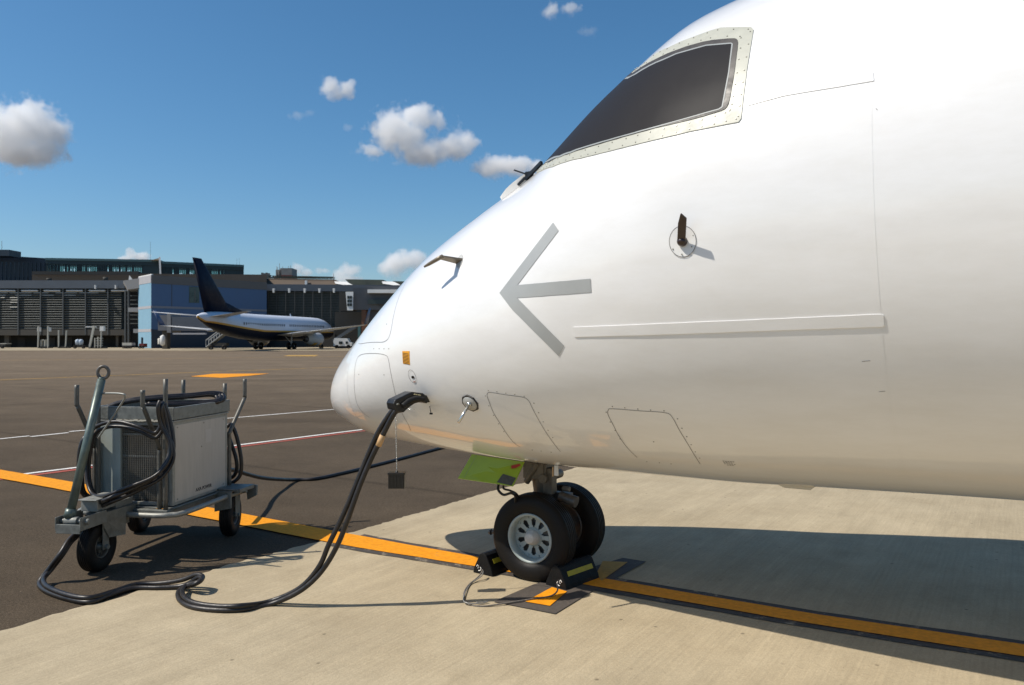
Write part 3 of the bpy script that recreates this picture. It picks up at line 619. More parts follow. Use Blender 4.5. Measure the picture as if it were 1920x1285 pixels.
# ---- nose gear: wheels, strut
GW = PL((.245, 5.22, 0)); GX, GYc = GW.x, GW.y       # local centre of the axle
def wheel(name, c, ax, Rr, Wd, rimr, parent, out=-1, holes=10, aircraft=True):
    """ax: axle direction; out: side on which the face is shown"""
    c = Vector(c); ax = Vector(ax).normalized(); h = Wd/2
    wo = bpy.data.objects.new(name, None); COL.objects.link(wo); wo.parent = parent
    wo.location = c
    g = MB(); pr = []
    prof = [(-h*.62, rimr), (-h*.80, rimr*1.04), (-h*.97, rimr*1.22), (-h, Rr*.80), (-h*.93, Rr*.91), (-h*.80, Rr*.965), (-h*.62, Rr*.992)]
    for gx in ((-.50, -.12) if aircraft else (-.5, -.2)):
        pr += []
    tread = []
    for x in (-.42, -.14, .14, .42):
        tread += [(h*(x-.035), Rr*.999), (h*(x-.03), Rr*.983), (h*(x+.03), Rr*.983), (h*(x+.035), Rr*.999)]
    prof = prof+tread+[(-a_, b_) for a_, b_ in prof[::-1]]
    g.lathe(prof, (0, 0, 0), ax, 72); g.build('tyre', tyre_m, wo)
    # rim
    g = MB(); s_ = out
    g.lathe([(s_*h*.62, rimr*1.02), (s_*h*.78, rimr*1.04), (s_*h*.84, rimr*1.0), (s_*h*.80, rimr*.93), (s_*h*.45, rimr*.89), (s_*h*.10, rimr*.885)], (0, 0, 0), ax, 64)
    g.lathe([(s_*h*.30, rimr*.90), (-s_*h*.30, rimr*.90)], (0, 0, 0), ax, 48)
    u = ax.cross(Vector((0, 0, 1))).normalized(); v = ax.cross(u); n = holes*8; rs = [rimr*.26, rimr*.34, rimr*.40, rimr*.47, rimr*.60, rimr*.72, rimr*.77, rimr*.90]
    G = [[g.bm.verts.new(ax*s_*h*(.20 if r_ < rimr*.4 else .10)+r_*(math.cos(2*math.pi*k/n)*u+math.sin(2*math.pi*k/n)*v)) for k in range(n)] for r_ in rs]
    for i in range(len(rs)-1):
        for k in range(n):
            hk = k % 8
            if i in (3, 4) and 2 <= hk <= 5: continue
            if i == 2 and hk in (3, 4): continue
            if i == 5 and hk in (3, 4): continue
            q = g.f([G[i][k], G[i][(k+1) % n], G[i+1][(k+1) % n], G[i+1][k]])
    for k in range(holes):
        t = 2*math.pi*(k)/holes; q = ax*s_*h*.11+rimr*.81*(math.cos(t)*u+math.sin(t)*v); g.cyl(q, q+ax*s_*.007, .0055, .0045, 8)
    g.build('rim', rim_m if aircraft else tubem, wo)
    g = MB(); g.lathe([(s_*h*.10, rimr*.33), (s_*h*.55, rimr*.29), (s_*h*.60, rimr*.25), (s_*h*.82, rimr*.225), (s_*h*.88, rimr*.17), (s_*h*.88, 0)], (0, 0, 0), ax, 32)
    g.build('hub', mat('hub_grey', (.50, .48, .44), .45, var=.15, vscale=40) if aircraft else galv, wo)
    g = MB(); g.lathe([(-s_*h*.62, rimr*1.02), (-s_*h*.84, rimr*1.0), (-s_*h*.80, rimr*.94), (-s_*h*.3, rimr*.88), (-s_*h*.3, rimr*.3)], (0, 0, 0), ax, 48); g.build('inner_rim', steel_d, wo)
    g = MB(); g.lathe([(-s_*h*.22, rimr*.86), (-s_*h*.22, rimr*.28), (s_*h*.22, rimr*.28), (s_*h*.22, .0)], (0, 0, 0), ax, 32); g.build('brake_drum', steel_d, wo)
    return wo
for sy in (-1, 1): wheel('nose_wheel', (GX+(.012 if sy > 0 else 0), GYc+(.225 if sy > 0 else -.2), .278), (0, 1, 0), .28, .165, .155, plane, out=(-1 if sy < 0 else 1))
g = MB(); g.cyl((GX, GYc-.2, .278), (GX, GYc+.2, .278), .032)
top = Vector((GX-.05, GYc, .80)); g.cyl((GX, GYc, .24), (GX-.01, GYc, .44), .045); g.cyl((GX-.01, GYc, .42), top, .032)
g.build('axle', steel_d, plane)
g = MB(); g.cyl((GX-.02, GYc, .50), top+Vector((-.02, 0, .08)), .078, .085, 28); g.cyl((GX-.02, GYc, .485), (GX-.02, GYc, .53), .09)
g.box((GX-.05, GYc-.03, .71), (.17, .16, .16)); g.box((GX+.04, GYc-.06, .62), (.07, .07, .17)); g.cyl((GX+.02, GYc-.13, .64), (GX+.02, GYc+.13, .64), .03)
g.cyl((GX-.12, GYc-.09, .60), (GX-.02, GYc-.11, .74), .022); g.box((GX-.0, GYc-.10, .70), (.045, .04, .13))
g.build('gear_strut', mat('strut_brown_grey', (.13, .115, .095), .5, metal=.25, var=.4, vscale=16), plane, bevel=.004)
g = MB(); g.box((GX+.12, GYc-.02, .52), (.12, .05, .05)); g.cyl((GX+.12, GYc-.07, .53), (GX+.24, GYc-.07, .50), .032, .038, 16); g.bar((GX+.0, GYc, .45), (GX+.12, GYc, .40), .05, .02); g.bar((GX+.12, GYc, .40), (GX+.02, GYc, .30), .05, .02)
g.cyl((GX+.13, GYc-.05, .575), (GX+.18, GYc-.05, .575), .018); g.build('torque_link', steel_d, plane, bevel=.003)
hs = [at(936, 905, 5.0), at(934, 918, 4.97), at(944, 928, 4.95), at(958, 925, 4.95), at(966, 930, 4.98), at(966, 945, 5.05)]
g = MB(); g.tube([PL(p) for p in hs], .0085, 10, smooth=5); hs2 = [at(946, 905, 5.05), at(944, 916, 5.02), at(956, 920, 5.0), at(968, 926, 5.0), at(975, 938, 5.08)]
g.tube([PL(p) for p in hs2], .007, 10, smooth=5); g.build('hydraulic_hose', black_m, plane)
g = MB(); q = PL(at(921, 998, 5.2)); g.cyl(q, q+Vector((.1, .12, .02)), .012); g.cyl(q, q+Vector((-.015, 0, 0)), .02, .014, 10); g.build('tow_pin', steel_d, plane)
# ------------------------------------------------------------------ ground power cart
CZ = R(-10.5)
cart = thing('power_cart', 'grey steel ground power cart with white side panel and upright tow bar', 'ground power unit', (-2.627, 5.905, 0), CZ)
CL = loc_of(cart)
def C(u, v, Y): return CL(at(u, v, Y))
HX, HY, Z0, Z1 = .3075, .355, .375, .965
# frame deck
g = MB()
for y in (-.40, .40): g.box((0, y, .335), (.62, .05, .05))
for x in (-.28, .28): g.box((x, 0, .335), (.05, .76, .05))
g.box((0, 0, .366), (.66, .76, .008)); g.box((.0, -.56, .36), (.09, .34, .07)); g.box((-.0, -.55, .30), (.06, .22, .06))
g.build('chassis', galv, cart, bevel=.004)
g = MB(); g.tube([(-.36, -.40, .335), (-.30, -.47, .335), (.22, -.48, .335), (.35, -.44, .335), (.40, -.33, .335), (.40, .30, .34), (.46, .38, .355)], .019, 12, smooth=5)
g.tube([(-.36, -.40, .335), (-.40, -.3, .335), (-.40, .38, .335)], .019, 12, smooth=5); g.build('bumper_tube', galv_l, cart)
# rear platform wings over the wheels
g = MB(); g.box((.33, .33, .385), (.30, .24, .012)); g.box((.47, .33, .38), (.05, .22, .03)); g.hexa([(.30, .18, .22), (.44, .18, .25), (.44, .185, .38), (.30, .185, .38)], [(.30, .195, .22), (.44, .195, .25), (.44, .2, .38), (.30, .2, .38)])
g.hexa([(.42, .46, .26), (.50, .46, .30), (.50, .47, .38), (.40, .47, .38)], [(.42, .48, .26), (.50, .48, .30), (.50, .49, .38), (.40, .49, .38)])
g.box((.0, .42, .385), (.6, .1, .012)); g.box((-.36, .33, .385), (.14, .24, .012)); g.build('wheel_guard', galv, cart, bevel=.004)
# cabinet: four posts, front grille recess, side panels
cab = MB()
for x, y in ((-HX+.015, -HY+.015), (HX-.015, -HY+.015), (HX-.015, HY-.015), (-HX+.015, HY-.015)): cab.box((x, y, (Z0+Z1)/2), (.03, .03, Z1-Z0))
for z in (Z0+.012, Z1-.012):
    for y in (-HY+.015, HY-.015): cab.box((0, y, z), (2*HX-.06, .026, .024))
    for x in (-HX+.015, HX-.015): cab.box((x, 0, z), (.026, 2*HY-.06, .024))
cab.box((0, 0, Z1+.006), (2*HX+.02, 2*HY+.02, .012))
cab = cab.build('cabinet_frame', galv_l, cart, bevel=.003)
g = MB(); g.box((HX-.006, 0, (Z0+Z1)/2), (.010, 2*HY-.055, Z1-Z0-.045)); sp_ = g.build('side_panel', panel_m, cart, bevel=.002); sp_['label'] = 'off white side panel with black lettering'
g = MB()
for y, z in ((-.30, .93), (.30, .93), (-.30, .41), (.30, .41), (0.03, .93)): g.cyl((HX-.002, y, z), (HX+.004, y, z), .008, .006, 10)
sc0 = g.bm
g.bm.free()
for y, z in ((-.30, .925), (.30, .925), (-.30, .415), (.30, .415), (0.03, .925), (.0, .75)):
    g = MB(); g.cyl((HX-.002, y, z), (HX+.003, y, z), .007, .005, 10); g.build('panel_screw', rivet_m, sp_)
g = MB(); g.poly([(HX+.0, .05, .77), (HX+.0, .13, .77), (HX+.0, .13, .87), (HX+.0, .05, .87)])
for v in g.bm.verts: v.co.x = HX+.0005
g.build('faded_sticker', mat('faded_sticker_white', (.45, .425, .385), .5), sp_)
text_mesh('AXA POWER', .036, 'lettering', ink, sp_, (HX-.0003, -.075, .425), (0, 1, 0), (0, 0, 1))
g = MB(); g.box((-HX+.006, 0, (Z0+Z1)/2), (.010, 2*HY-.055, Z1-Z0-.045)); g.build('side_panel', panel_g, cart)
g = MB(); g.box((0, HY-.006, (Z0+Z1)/2), (2*HX-.055, .010, Z1-Z0-.045)); g.build('rear_panel', panel_g, cart)
g = MB(); g.box((-.205, -HY+.008, (Z0+Z1)/2), (.18, .016, Z1-Z0-.05)); g.box((-.112, -HY+.05, (Z0+Z1)/2), (.012, .10, Z1-Z0-.05)); g.build('front_panel', panel_g, cart, bevel=.002)
g = MB(); g.box((.085, -HY+.10, (Z0+Z1)/2), (.38, .01, Z1-Z0-.05)); g.build('cabinet_recess', mat('recess_grey', (.13, .125, .105), .7, var=.3, vscale=9), cart)
g = MB(); g.box((.27, -HY+.02, (Z0+Z1)/2), (.035, .03, Z1-Z0-.05)); g.box((.085, -HY+.035, .875), (.37, .035, .012)); g.box((.085, -HY+.022, .72), (.37, .006, .012)); g.build('grille_frame', galv, cart)
g = MB(); n_ = 24
x0_, x1_, z0_, z1_ = -.10, .262, .40, .925
for i in range(n_+1): x = x0_+(x1_-x0_)*i/n_; g.box((x, -HY+.018, (z0_+z1_)/2), (.0034, .003, z1_-z0_))
for i in range(35): z = z0_+(z1_-z0_)*i/34; g.box(((x0_+x1_)/2, -HY+.0215, z), (x1_-x0_, .003, .0042))
g.build('grille', mesh_m, cart)
# tray on top
g = MB(); t = .05
for y in (-HY-.01, HY+.01): g.box((0, y, 1.025), (2*HX+.03, .004, .085))
for x in (-HX-.013, HX+.013): g.box((x, 0, 1.025), (.004, 2*HY+.024, .085))
g.box((0, 0, .985), (2*HX+.02, 2*HY+.015, .005))
for x in (-1, 1): g.box((x*(HX+.004), 0, 1.068), (.022, 2*HY+.024, .004))
for y in (-1, 1): g.box((0, y*(HY+.001), 1.071), (2*HX+.03, .022, .004))
g.build('cable_tray', galv, cart, bevel=.002)
g = MB()
for i in range(26):
    x = -.12+i*.0155; g.box((x, -HY-.006, .976+random.uniform(-.002, .003)), (.0165, .022, .010+random.uniform(-.003, .003)))
g.build('sealant_bead', mat('sealant_cream', (.55, .51, .42), .8, var=.2, vscale=60), cart)
# cable hooks
def hook(pts, r=.0155):
    g = MB(); g.tube(pts, r, 12, smooth=4); g.build('cable_hook', tubem, cart)
yf = -HY-.03
zt_ = 1.245
hook([(.225, yf, .36), (.225, yf, .74), (.225, yf-.01, .80), (.215, yf-.15, 1.07), (.212, yf-.165, 1.10), (.212, yf-.165, zt_-.04)])
hook([(.285, yf-.02, .36), (.285, yf-.02, .8), (.285, yf-.02, zt_+.03)])
hook([(-.285, yf, .36), (-.285, yf, .74), (-.285, yf-.01, .80), (-.295, yf-.15, 1.07), (-.298, yf-.165, 1.10), (-.298, yf-.165, zt_-.01)])
hook([(-.245, yf-.02, .36), (-.245, yf-.02, .8), (-.245, yf-.02, zt_-.0)])
yr = HY+.035
hook([(.265, yr, .36), (.265, yr, .8), (.265, yr, zt_-.045)])
hook([(.305, yr, .36), (.305, yr, .76), (.307, yr+.01, .82), (.315, yr+.20, 1.05), (.317, yr+.215, 1.09), (.317, yr+.215, zt_-.02)])
hook([(-.10, yr, .36), (-.10, yr, .8), (-.10, yr, zt_-.02)])
# wheels of the cart
def cart_wheel(x, y, steer, r_=.165, w_=.095):
    wo = wheel('wheel', (x, y, r_-.002), (math.cos(steer), math.sin(steer), 0), r_, w_, .075, cart, out=1, holes=6, aircraft=False)
    return wo
A0 = CL(gnd(182, 1070)); A0.z = 0
cart_wheel(A0.x, A0.y, R(5)); B0 = CL(gnd(432, 1003)); C0 = CL(gnd(262, 996))
cart_wheel(B0.x, B0.y, R(14)); cart_wheel(C0.x, C0.y, R(14))
for q, sd_ in ((B0, 1), (C0, 1)):
    g = MB(); g.box((q.x+.062, q.y, .27), (.008, .07, .23)); g.box((q.x-.062, q.y, .27), (.008, .07, .23)); g.box((q.x, q.y, .36), (.13, .09, .012)); g.cyl((q.x-.08, q.y, .163), (q.x+.08, q.y, .163), .012)
    g.build('wheel_fork', galv, cart, bevel=.002)
fx, fy = A0.x, A0.y
M12 = Matrix.Rotation(R(3), 3, 'Z'); fk = lambda p: Vector((fx, fy, 0))+M12 @ Vector(p)
g = MB()
for s_ in (-1, 1): g.box(fk((s_*.062, 0, .265)), (.008, .06, .24), M=M12)
g.box(fk((0, 0, .39)), (.14, .10, .014), M=M12); g.cyl(fk((-.08, 0, .163)), fk((.085, 0, .163)), .016); g.cyl(fk((0, 0, .38)), fk((0, 0, .46)), .04)
g.build('wheel_fork', galv, cart, bevel=.002)
g = MB(); g.hexa([fk((.07, .02, .22)), fk((.10, .15, .21)), fk((.10, .16, .40)), fk((.07, -.10, .40))], [fk((.076, .02, .22)), fk((.106, .15, .21)), fk((.106, .16, .40)), fk((.076, -.10, .40))])
g.build('mud_flap', galv, cart)
g = MB(); g.box(fk((0, .04, .45)), (.12, .24, .075), M=M12); g.box(fk((.005, .02, .492)), (.135, .26, .008), M=M12); g.box(fk((0.03, .20, .40)), (.07, .18, .08), M=M12); g.build('turntable_box', galv_l, cart, bevel=.004)
# tow bar bracket: side plates with a cross pin
g = MB()
for s_ in (-1, 1): g.box(fk((s_*.085, -.155, .375)), (.008, .26, .085), M=M12)
g.box(fk((0, -.28, .345)), (.17, .008, .06), M=M12); g.box(fk((0, -.17, .335)), (.17, .22, .006), M=M12); g.cyl(fk((-.10, -.235, .385)), fk((.105, -.235, .385)), .016); g.cyl(fk((.10, -.235, .385)), fk((.115, -.235, .385)), .022, .018, 8)
g.cyl(fk((-.05, -.235, .385)), fk((.04, -.235, .385)), .03)
g.build('tow_bar_bracket', galv, cart, bevel=.003)
bb = fk((-.03, -.235, .39)); bt = CL(at(190.5, 712, 5.17))
g = MB(); g.cyl(bb, bt, .0265, .0255, 24); g.cyl(bb.lerp(bt, .02), bb.lerp(bt, .08), .036, .032, 20); g.cyl(bt, bt+(bt-bb).normalized()*.012, .022, .018, 20)
tb = g.build('tow_bar', drawm, cart)
g = MB(); d_ = (bt-bb).normalized(); cx_ = bt+d_*.048; sx_ = Vector((.86, .35, 0)).normalized(); zz = sx_.cross(Vector((0, 1, 0))).normalized()
g.tube([cx_+sx_*.034*math.cos(t)+Vector((0, 0, 1))*.040*math.sin(t) for t in [2*math.pi*k/36 for k in range(36)]], .0105, 14, closed=True); g.build('tow_eye', steel_d, tb)
hp = [C(168, 830, 5.22), C(172, 770, 5.20), C(176, 745, 5.19), C(188, 738.5, 5.17), C(226, 738.5, 5.10), C(234, 746, 5.10), C(216, 775, 5.17), C(184, 822, 5.22)]
g = MB(); g.tube(hp, .0065, 10, smooth=6); g.build('tow_bar_handle', galv_l, tb)

# ------------------------------------------------------------------ cables
def wig(P, o): return [Vector(p)+Vector(o) for p in P]
def cable_thing(name, label, paths, r=.0165, n=12, group=None, m=None):
    t = thing(name, label, 'cable', (paths[0][0].x, paths[0][0].y, 0), 0, group); Lc = loc_of(t)
    for P in paths:
        g = MB(); g.tube([Lc(p) for p in P], r, n, smooth=7); g.build('cable', m or cable_m, t)
    return t
# from the bundle on the front hooks, through the bracket, over the ground, up to the socket
up1 = [at(303, 757, 5.33), at(312, 790, 5.35), at(319, 835, 5.33), at(311, 868, 5.28), at(285, 898, 5.22), at(245, 918, 5.18), at(200, 937, 5.15), at(174, 950, 5.27), at(164, 970, 5.27), at(148, 995, 5.2), at(129, 1014, 5.05), at(112, 1040, 4.97), at(92, 1067, 4.96)]
grd = [gnd(74, 1093, .02), gnd(86, 1108, .018), gnd(125, 1122, .018), gnd(168, 1129, .018), gnd(205, 1117, .018), gnd(250, 1103, .018), gnd(300, 1102, .018), at(345, 1098, 4.83), at(372, 1083, 4.80), at(378, 1087, 4.76), at(366, 1095, 4.72), gnd(343, 1103, .02), gnd(334, 1112, .018), gnd(338, 1126, .018), gnd(360, 1138, .018), gnd(405, 1144, .018), gnd(455, 1143, .018)]
ris = [at(505, 1134, 4.53), at(560, 1110, 4.50), at(600, 1075, 4.49), at(630, 1028, 4.48), at(652, 975, 4.46), at(672, 918, 4.46), at(694, 865, 4.46), at(717, 818, 4.44), at(733, 786, 4.42), at(744, 768, 4.41)]
up2 = [at(308, 757, 5.36), at(320, 795, 5.37), at(325, 838, 5.35), at(316, 872, 5.32), at(289, 903, 5.26), at(248, 925, 5.22), at(205, 943, 5.17), at(178, 956, 5.29), at(170, 974, 5.29), at(153, 998, 5.22), at(133, 1017, 5.07), at(117, 1041, 5.0), at(98, 1066, 4.98)]
grd2 = [gnd(82, 1086, .05), gnd(90, 1101, .045), gnd(128, 1116, .04), gnd(168, 1121, .04), gnd(210, 1110, .03), gnd(255, 1096, .02), gnd(300, 1094, .02), at(340, 1088, 4.87), at(368, 1078, 4.84), at(380, 1082, 4.80), at(372, 1091, 4.76), gnd(350, 1098, .045), gnd(342, 1108, .04), gnd(346, 1120, .04), gnd(366, 1131, .035), gnd(408, 1137, .035), gnd(455, 1136, .04)]
ris2 = [at(506, 1128, 4.56), at(562, 1103, 4.53), at(598, 1063, 4.50), at(617, 1020, 4.49), at(643, 967, 4.48), at(667, 910, 4.48), at(688, 858, 4.48), at(709, 811, 4.46), at(727, 782, 4.44), at(741, 763, 4.43)]
pc_ = cable_thing('power_cable', 'pair of black cables snaking over concrete up to the airliner socket', [up1+grd+ris, up2+grd2+ris2], .0150)
Lp = loc_of(pc_)
# plug
sk = Matrix.Translation(plane.location) @ plane.rotation_euler.to_matrix().to_4x4()
a_, b_ = at(740, 762, 4.76), at(797, 746, 4.56+.0)
a_ = at(742, 764, 4.74); b_ = sk @ (ps+pn*.02)
dx = (b_-a_).normalized()
def PQ(u, v, Y): return Lp(at(u, v, Y))
g = MB()
th_ = Vector((.30, .95, 0))*.075
out = [(738, 757), (741, 750), (768, 737), (773, 735), (794, 737.5), (799, 742), (803, 754), (801, 757), (790, 754), (778, 757), (768, 764), (757, 774), (748, 773), (740, 768)]
P = [PQ(u, v, 4.385+(u-740)*.0019) for u, v in out]
g.extr(P, (-.052, .062, .0)); pb = g.build('plug', black_m, pc_, bevel=.008)
g = MB(); g.tube([PQ(755, 762, 4.40), PQ(766, 753, 4.43), PQ(780, 748, 4.455), PQ(795, 749, 4.48)], [.016, .018, .018, .014], 12, smooth=4); g.build('plug_handle', rubber, pb)
for u, v in ((777.5, 738.8), (781, 739.4), (785, 740), (787.5, 740.6)):
    g = MB(); q = PQ(u, v+.8, 4.385+(u-740)*.0019); g.cyl(q+Vector((.004, .008, 0)), q-Vector((.003, .006, 0)), .0042, .003, 8); g.build('plug_contact', mat('gold_contact', (.7, .6, .35), .35, metal=.6), pb)
g = MB(); q = PQ(746, 758, 4.393); g.cyl(q+Vector((.003, .006, 0)), q-Vector((.004, .008, 0)), .006, .004, 8); g.build('plug_screw', rivet_m, pb)
g = MB(); g.tube([PQ(737, 769, 4.43), PQ(751, 767, 4.425)], .022, 12); g.build('cable_clamp', black_m, pb)
g = MB(); q0, q1 = PQ(709.5, 836, 4.447), PQ(718, 816, 4.44); g.tube([q0, q1], .0175, 12); g.build('tape_band', tape_m, pc_)
# cables left hanging on the cart
def loop_pts(P, k=0, j=.0): return [at(u, v, Y) for u, v, Y in P]
front1 = [(300, 752, 5.30), (296, 765, 5.28), (301, 795, 5.30), (318, 830, 5.30), (317, 862, 5.27), (290, 893, 5.20), (240, 914, 5.15), (195, 930, 5.2), (172, 925, 5.35), (163, 895, 5.42), (163, 855, 5.45), (170, 812, 5.42), (190, 796, 5.38), (222, 791, 5.34), (258, 800, 5.30), (290, 812, 5.32), (303, 790, 5.34), (305, 760, 5.36)]
front2 = [(306, 755, 5.34), (302, 766, 5.30), (308, 800, 5.33), (324, 838, 5.33), (322, 870, 5.30), (294, 902, 5.24), (246, 920, 5.20), (200, 934, 5.25), (178, 930, 5.38), (168, 900, 5.45), (168, 858, 5.47), (177, 818, 5.44), (196, 803, 5.40), (228, 800, 5.38), (262, 809, 5.33), (292, 821, 5.34), (309, 795, 5.37), (311, 762, 5.38)]
cable_thing('coiled_cable', 'black cable loop hung across the front grille on the two front hooks of the cart', [loop_pts(front1), loop_pts(front2)], .0125)
lf = [(170, 815, 5.50), (158, 822, 5.45), (150, 845, 5.43), (148, 880, 5.43), (150, 912, 5.45), (160, 930, 5.50), (174, 930, 5.56), (178, 880, 5.6), (175, 830, 5.58)]
cable_thing('coiled_cable', 'dark cable coil hanging at the left corner of the cart behind the tow bar', [loop_pts(lf+lf[:1]), loop_pts([(u+5, v+4, Y+.05) for u, v, Y in lf+lf[:1]]), loop_pts([(u+2, v-2, Y+.09) for u, v, Y in lf+lf[:1]])], .0155)
rt = [(426, 800, 6.30), (434, 797, 6.32), (444, 820, 6.33), (452, 860, 6.33), (451, 888, 6.33), (441, 902, 6.32), (426, 906, 6.32), (405, 895, 6.40), (400, 850, 6.42), (412, 810, 6.36)]
ri = [(427, 815, 6.36), (433, 830, 6.36), (442, 858, 6.36), (444, 878, 6.36), (438, 893, 6.36), (424, 898, 6.36), (408, 888, 6.42), (404, 850, 6.44), (414, 818, 6.4)]
cable_thing('coiled_cable', 'black cable coil hanging behind the right end of the cart', [loop_pts(rt+rt[:1]), loop_pts(ri+ri[:1])], .0155)
tray = [(185, 770, 5.62), (215, 757, 5.68), (255, 749, 5.74), (300, 745, 5.82), (350, 742, 5.95), (392, 738, 6.08), (406, 742, 6.10), (404, 752, 6.02), (370, 756, 5.95), (330, 757, 5.85), (270, 757, 5.74)]
tp = [Vector((p.x, p.y, 1.0+.012+i_*.0)) for i_, p in enumerate(loop_pts(tray))]
trs = []
for k, (o, dz) in enumerate((((0, 0, 0), .0), ((.03, .03, 0), .0), ((.0, .06, 0), .03), ((.05, .09, 0), .03), ((.02, .05, 0), .06))):
    trs.append([at(u, v+1+(2-k)*.8, Y)+Vector((o[0]*.6, o[1]*.6, 0)) for u, v, Y in tray])
cable_thing('coiled_cable', 'heap of black cable lying in the steel tray on top of the cart', trs, .0165)
bk = [Vector((-2.56, 6.42, .52)), Vector((-2.53, 6.72, .44)), at(440, 882, 7.1), at(462, 889, 7.38), at(490, 896, 7.72), at(520, 899, 8.08), gnd(555, 900, .02), gnd(592, 898, .018), gnd(640, 888, .018), gnd(690, 876, .018), gnd(760, 858, .018), gnd(824, 841, .018), gnd(900, 822, .018), gnd(1050, 800, .018)]
cable_thing('ground_cable', 'black cable running from behind the cart over the asphalt under the nose', [bk], .019)

# ------------------------------------------------------------------ wheel chocks
def chock(label, c, ang, L_, W_, H_, flip):
    t = thing('wheel_chock', label, 'wheel chock', (c.x, c.y, 0), ang, 'rubber chocks at the nose wheels')
    g = MB(); pr = [(-W_/2, .003), (W_/2, .003), (W_/2-.006, .035), (W_*.17, H_-.012), (W_*.06, H_), (-W_*.06, H_), (-W_*.17, H_-.012), (-W_/2+.006, .035)]
    g.extr([(0, x, z) for x, z in pr], (L_, 0, 0)); bd = g.build('chock_body', chockr, t, bevel=.006)
    for s_ in (-1, 1):
        a, b = Vector((0, s_*(W_/2-.006), .035)), Vector((0, s_*W_*.17, H_-.012)); n = Vector((0, s_*(H_-.047), W_/2-.006-W_*.17)).normalized()*.002
        g = MB(); g.hexa([Vector((L_*.16, 0, 0))+a.lerp(b, .42)+n*.0, Vector((L_*.90, 0, 0))+a.lerp(b, .42), Vector((L_*.90, 0, 0))+a.lerp(b, .70), Vector((L_*.16, 0, 0))+a.lerp(b, .70)],
            [Vector((L_*.16, 0, 0))+a.lerp(b, .42)+n, Vector((L_*.90, 0, 0))+a.lerp(b, .42)+n, Vector((L_*.90, 0, 0))+a.lerp(b, .70)+n, Vector((L_*.16, 0, 0))+a.lerp(b, .70)+n]); g.build('yellow_stripe', yrub, bd)
    g = MB(); g.lathe([(-.004, .013), (-.004, .0)], (0, .03*flip, .055), (1, 0, 0), 16); g.build('rope_hole', darkin, bd)
    # hand painted white marks on the end
    for P in (((-.050, .050), (-.040, .062), (-.032, .052), (-.040, .040)), ((-.020, .052), (-.012, .040), (-.022, .028), (-.034, .026))):
        g = MB(); g.tube([Vector((-.0015, -x*flip*1.0, z)) for x, z in P], .0032, 6, smooth=4); g.build('painted_mark', mat('white_marker', (.75, .74, .7), .6), bd)
    return t
cl = gnd(907, 1080); cr = gnd(1042, 1105)
chock('black rubber chock with yellow stripe in front of the nose wheel', gnd(905, 1079), R(52), .30, .17, .145, 1)
chock('black rubber chock with yellow stripe behind the nose wheel, on the yellow line', gnd(1042, 1104.5), R(47), .34, .17, .145, -1)
rp_ = [at(905, 1069, 5.06), at(901, 1077, 5.02), gnd(892, 1086, .02), gnd(878, 1098, .01), gnd(870, 1112, .008), gnd(871, 1126, .008), gnd(882, 1134, .008), gnd(905, 1137, .008), gnd(950, 1131, .016), gnd(1000, 1123, .018), gnd(1032, 1118, .018), at(1045, 1108, 4.66), at(1044, 1095, 4.72)]
rp2 = [at(906, 1070, 5.06), at(903, 1080, 5.0), gnd(884, 1094, .01), gnd(873, 1110, .014), gnd(869, 1125, .018), gnd(876, 1131, .02), gnd(900, 1132, .012), gnd(915, 1128, .014), gnd(893, 1130, .02)]
tr_ = thing('chock_rope', 'thin dark rope lying slack between the two chocks', 'rope', (rp_[0].x, rp_[0].y, 0)); Lr = loc_of(tr_)
g = MB(); g.tube([Lr(p) for p in rp_], .0048, 8, smooth=6); g.build('rope', rope_m, tr_); g = MB(); g.tube([Lr(p) for p in rp2], .0034, 8, smooth=6); g.build('wire', mat('wire_steel', (.30, .29, .27), .5, metal=.4), tr_)

# ------------------------------------------------------------------ the second airliner, far off
jet_dir = Vector((.22, .975, 0)).normalized()
jet = thing('distant_airliner', 'far airliner with dark blue fin and belly, gold line and white roof', 'airplane', (-41.4, 103, 0), math.atan2(-jet_dir.x, jet_dir.y))
navy = mat('navy_paint', (.006, .008, .020), .55, spec=.2, coat=0, var=.1, vscale=2); jwhite = mat('jet_white', (.62, .65, .72), .4, var=.06, vscale=2); gold = mat('gold_paint', (.55, .30, .05), .5)
jgrey = mat('jet_grey', (.40, .405, .41), .5, spec=.3, metal=.0, var=.1, vscale=2); jdark = mat('jet_dark', (.03, .03, .035), .5)
st = [(-.05, .12, 4.62), (0, .28, 4.60), (1, .62, 4.50), (2.5, 1.0, 4.28), (4.5, 1.35, 4.0), (7, 1.62, 3.72), (10, 1.8, 3.5), (13.5, 1.88, 3.38)]+[(y, 1.9, 3.35) for y in range(15, 33, 2)]+[(33.5, 1.87, 3.33), (35, 1.76, 3.22), (36.5, 1.52, 3.04), (37.8, 1.18, 2.85), (38.8, .75, 2.70), (39.3, .40, 2.62), (39.5, .08, 2.58)]
g = MB(); rows = []
for y, r_, zc in st:
    zb_ = 2.72+1.35*max(0, (14-y)/14)**1.35+(.0 if y < 33 else .05*(y-33)*.3); k = max(-.95, min(.95, (zb_-zc)/r_)); a0 = math.asin(k); a1 = min(1.5, a0+.24/r_)
    an = [-math.pi/2+(a0+math.pi/2)*i/7 for i in range(8)]+[a1]+[a1+(math.pi/2-a1)*i/8 for i in range(1, 9)]
    rr_ = [g.bm.verts.new((r_*math.cos(q), y, zc+r_*1.04*math.sin(q))) for q in an]
    ll_ = [g.bm.verts.new((-r_*math.cos(q), y, zc+r_*1.04*math.sin(q))) for q in an]; rows.append((rr_, ll_))
for (a, b), (c, d) in zip(rows[:-1], rows[1:]):
    for i in range(len(a)-1):
        mi = 1 if i < 7 else 2 if i == 7 else 0
        for p_, q_ in ((a, c), (b, d)):
            fc = g.f([p_[i], p_[i+1], q_[i+1], q_[i]]); fc.material_index = mi; fc.smooth = True
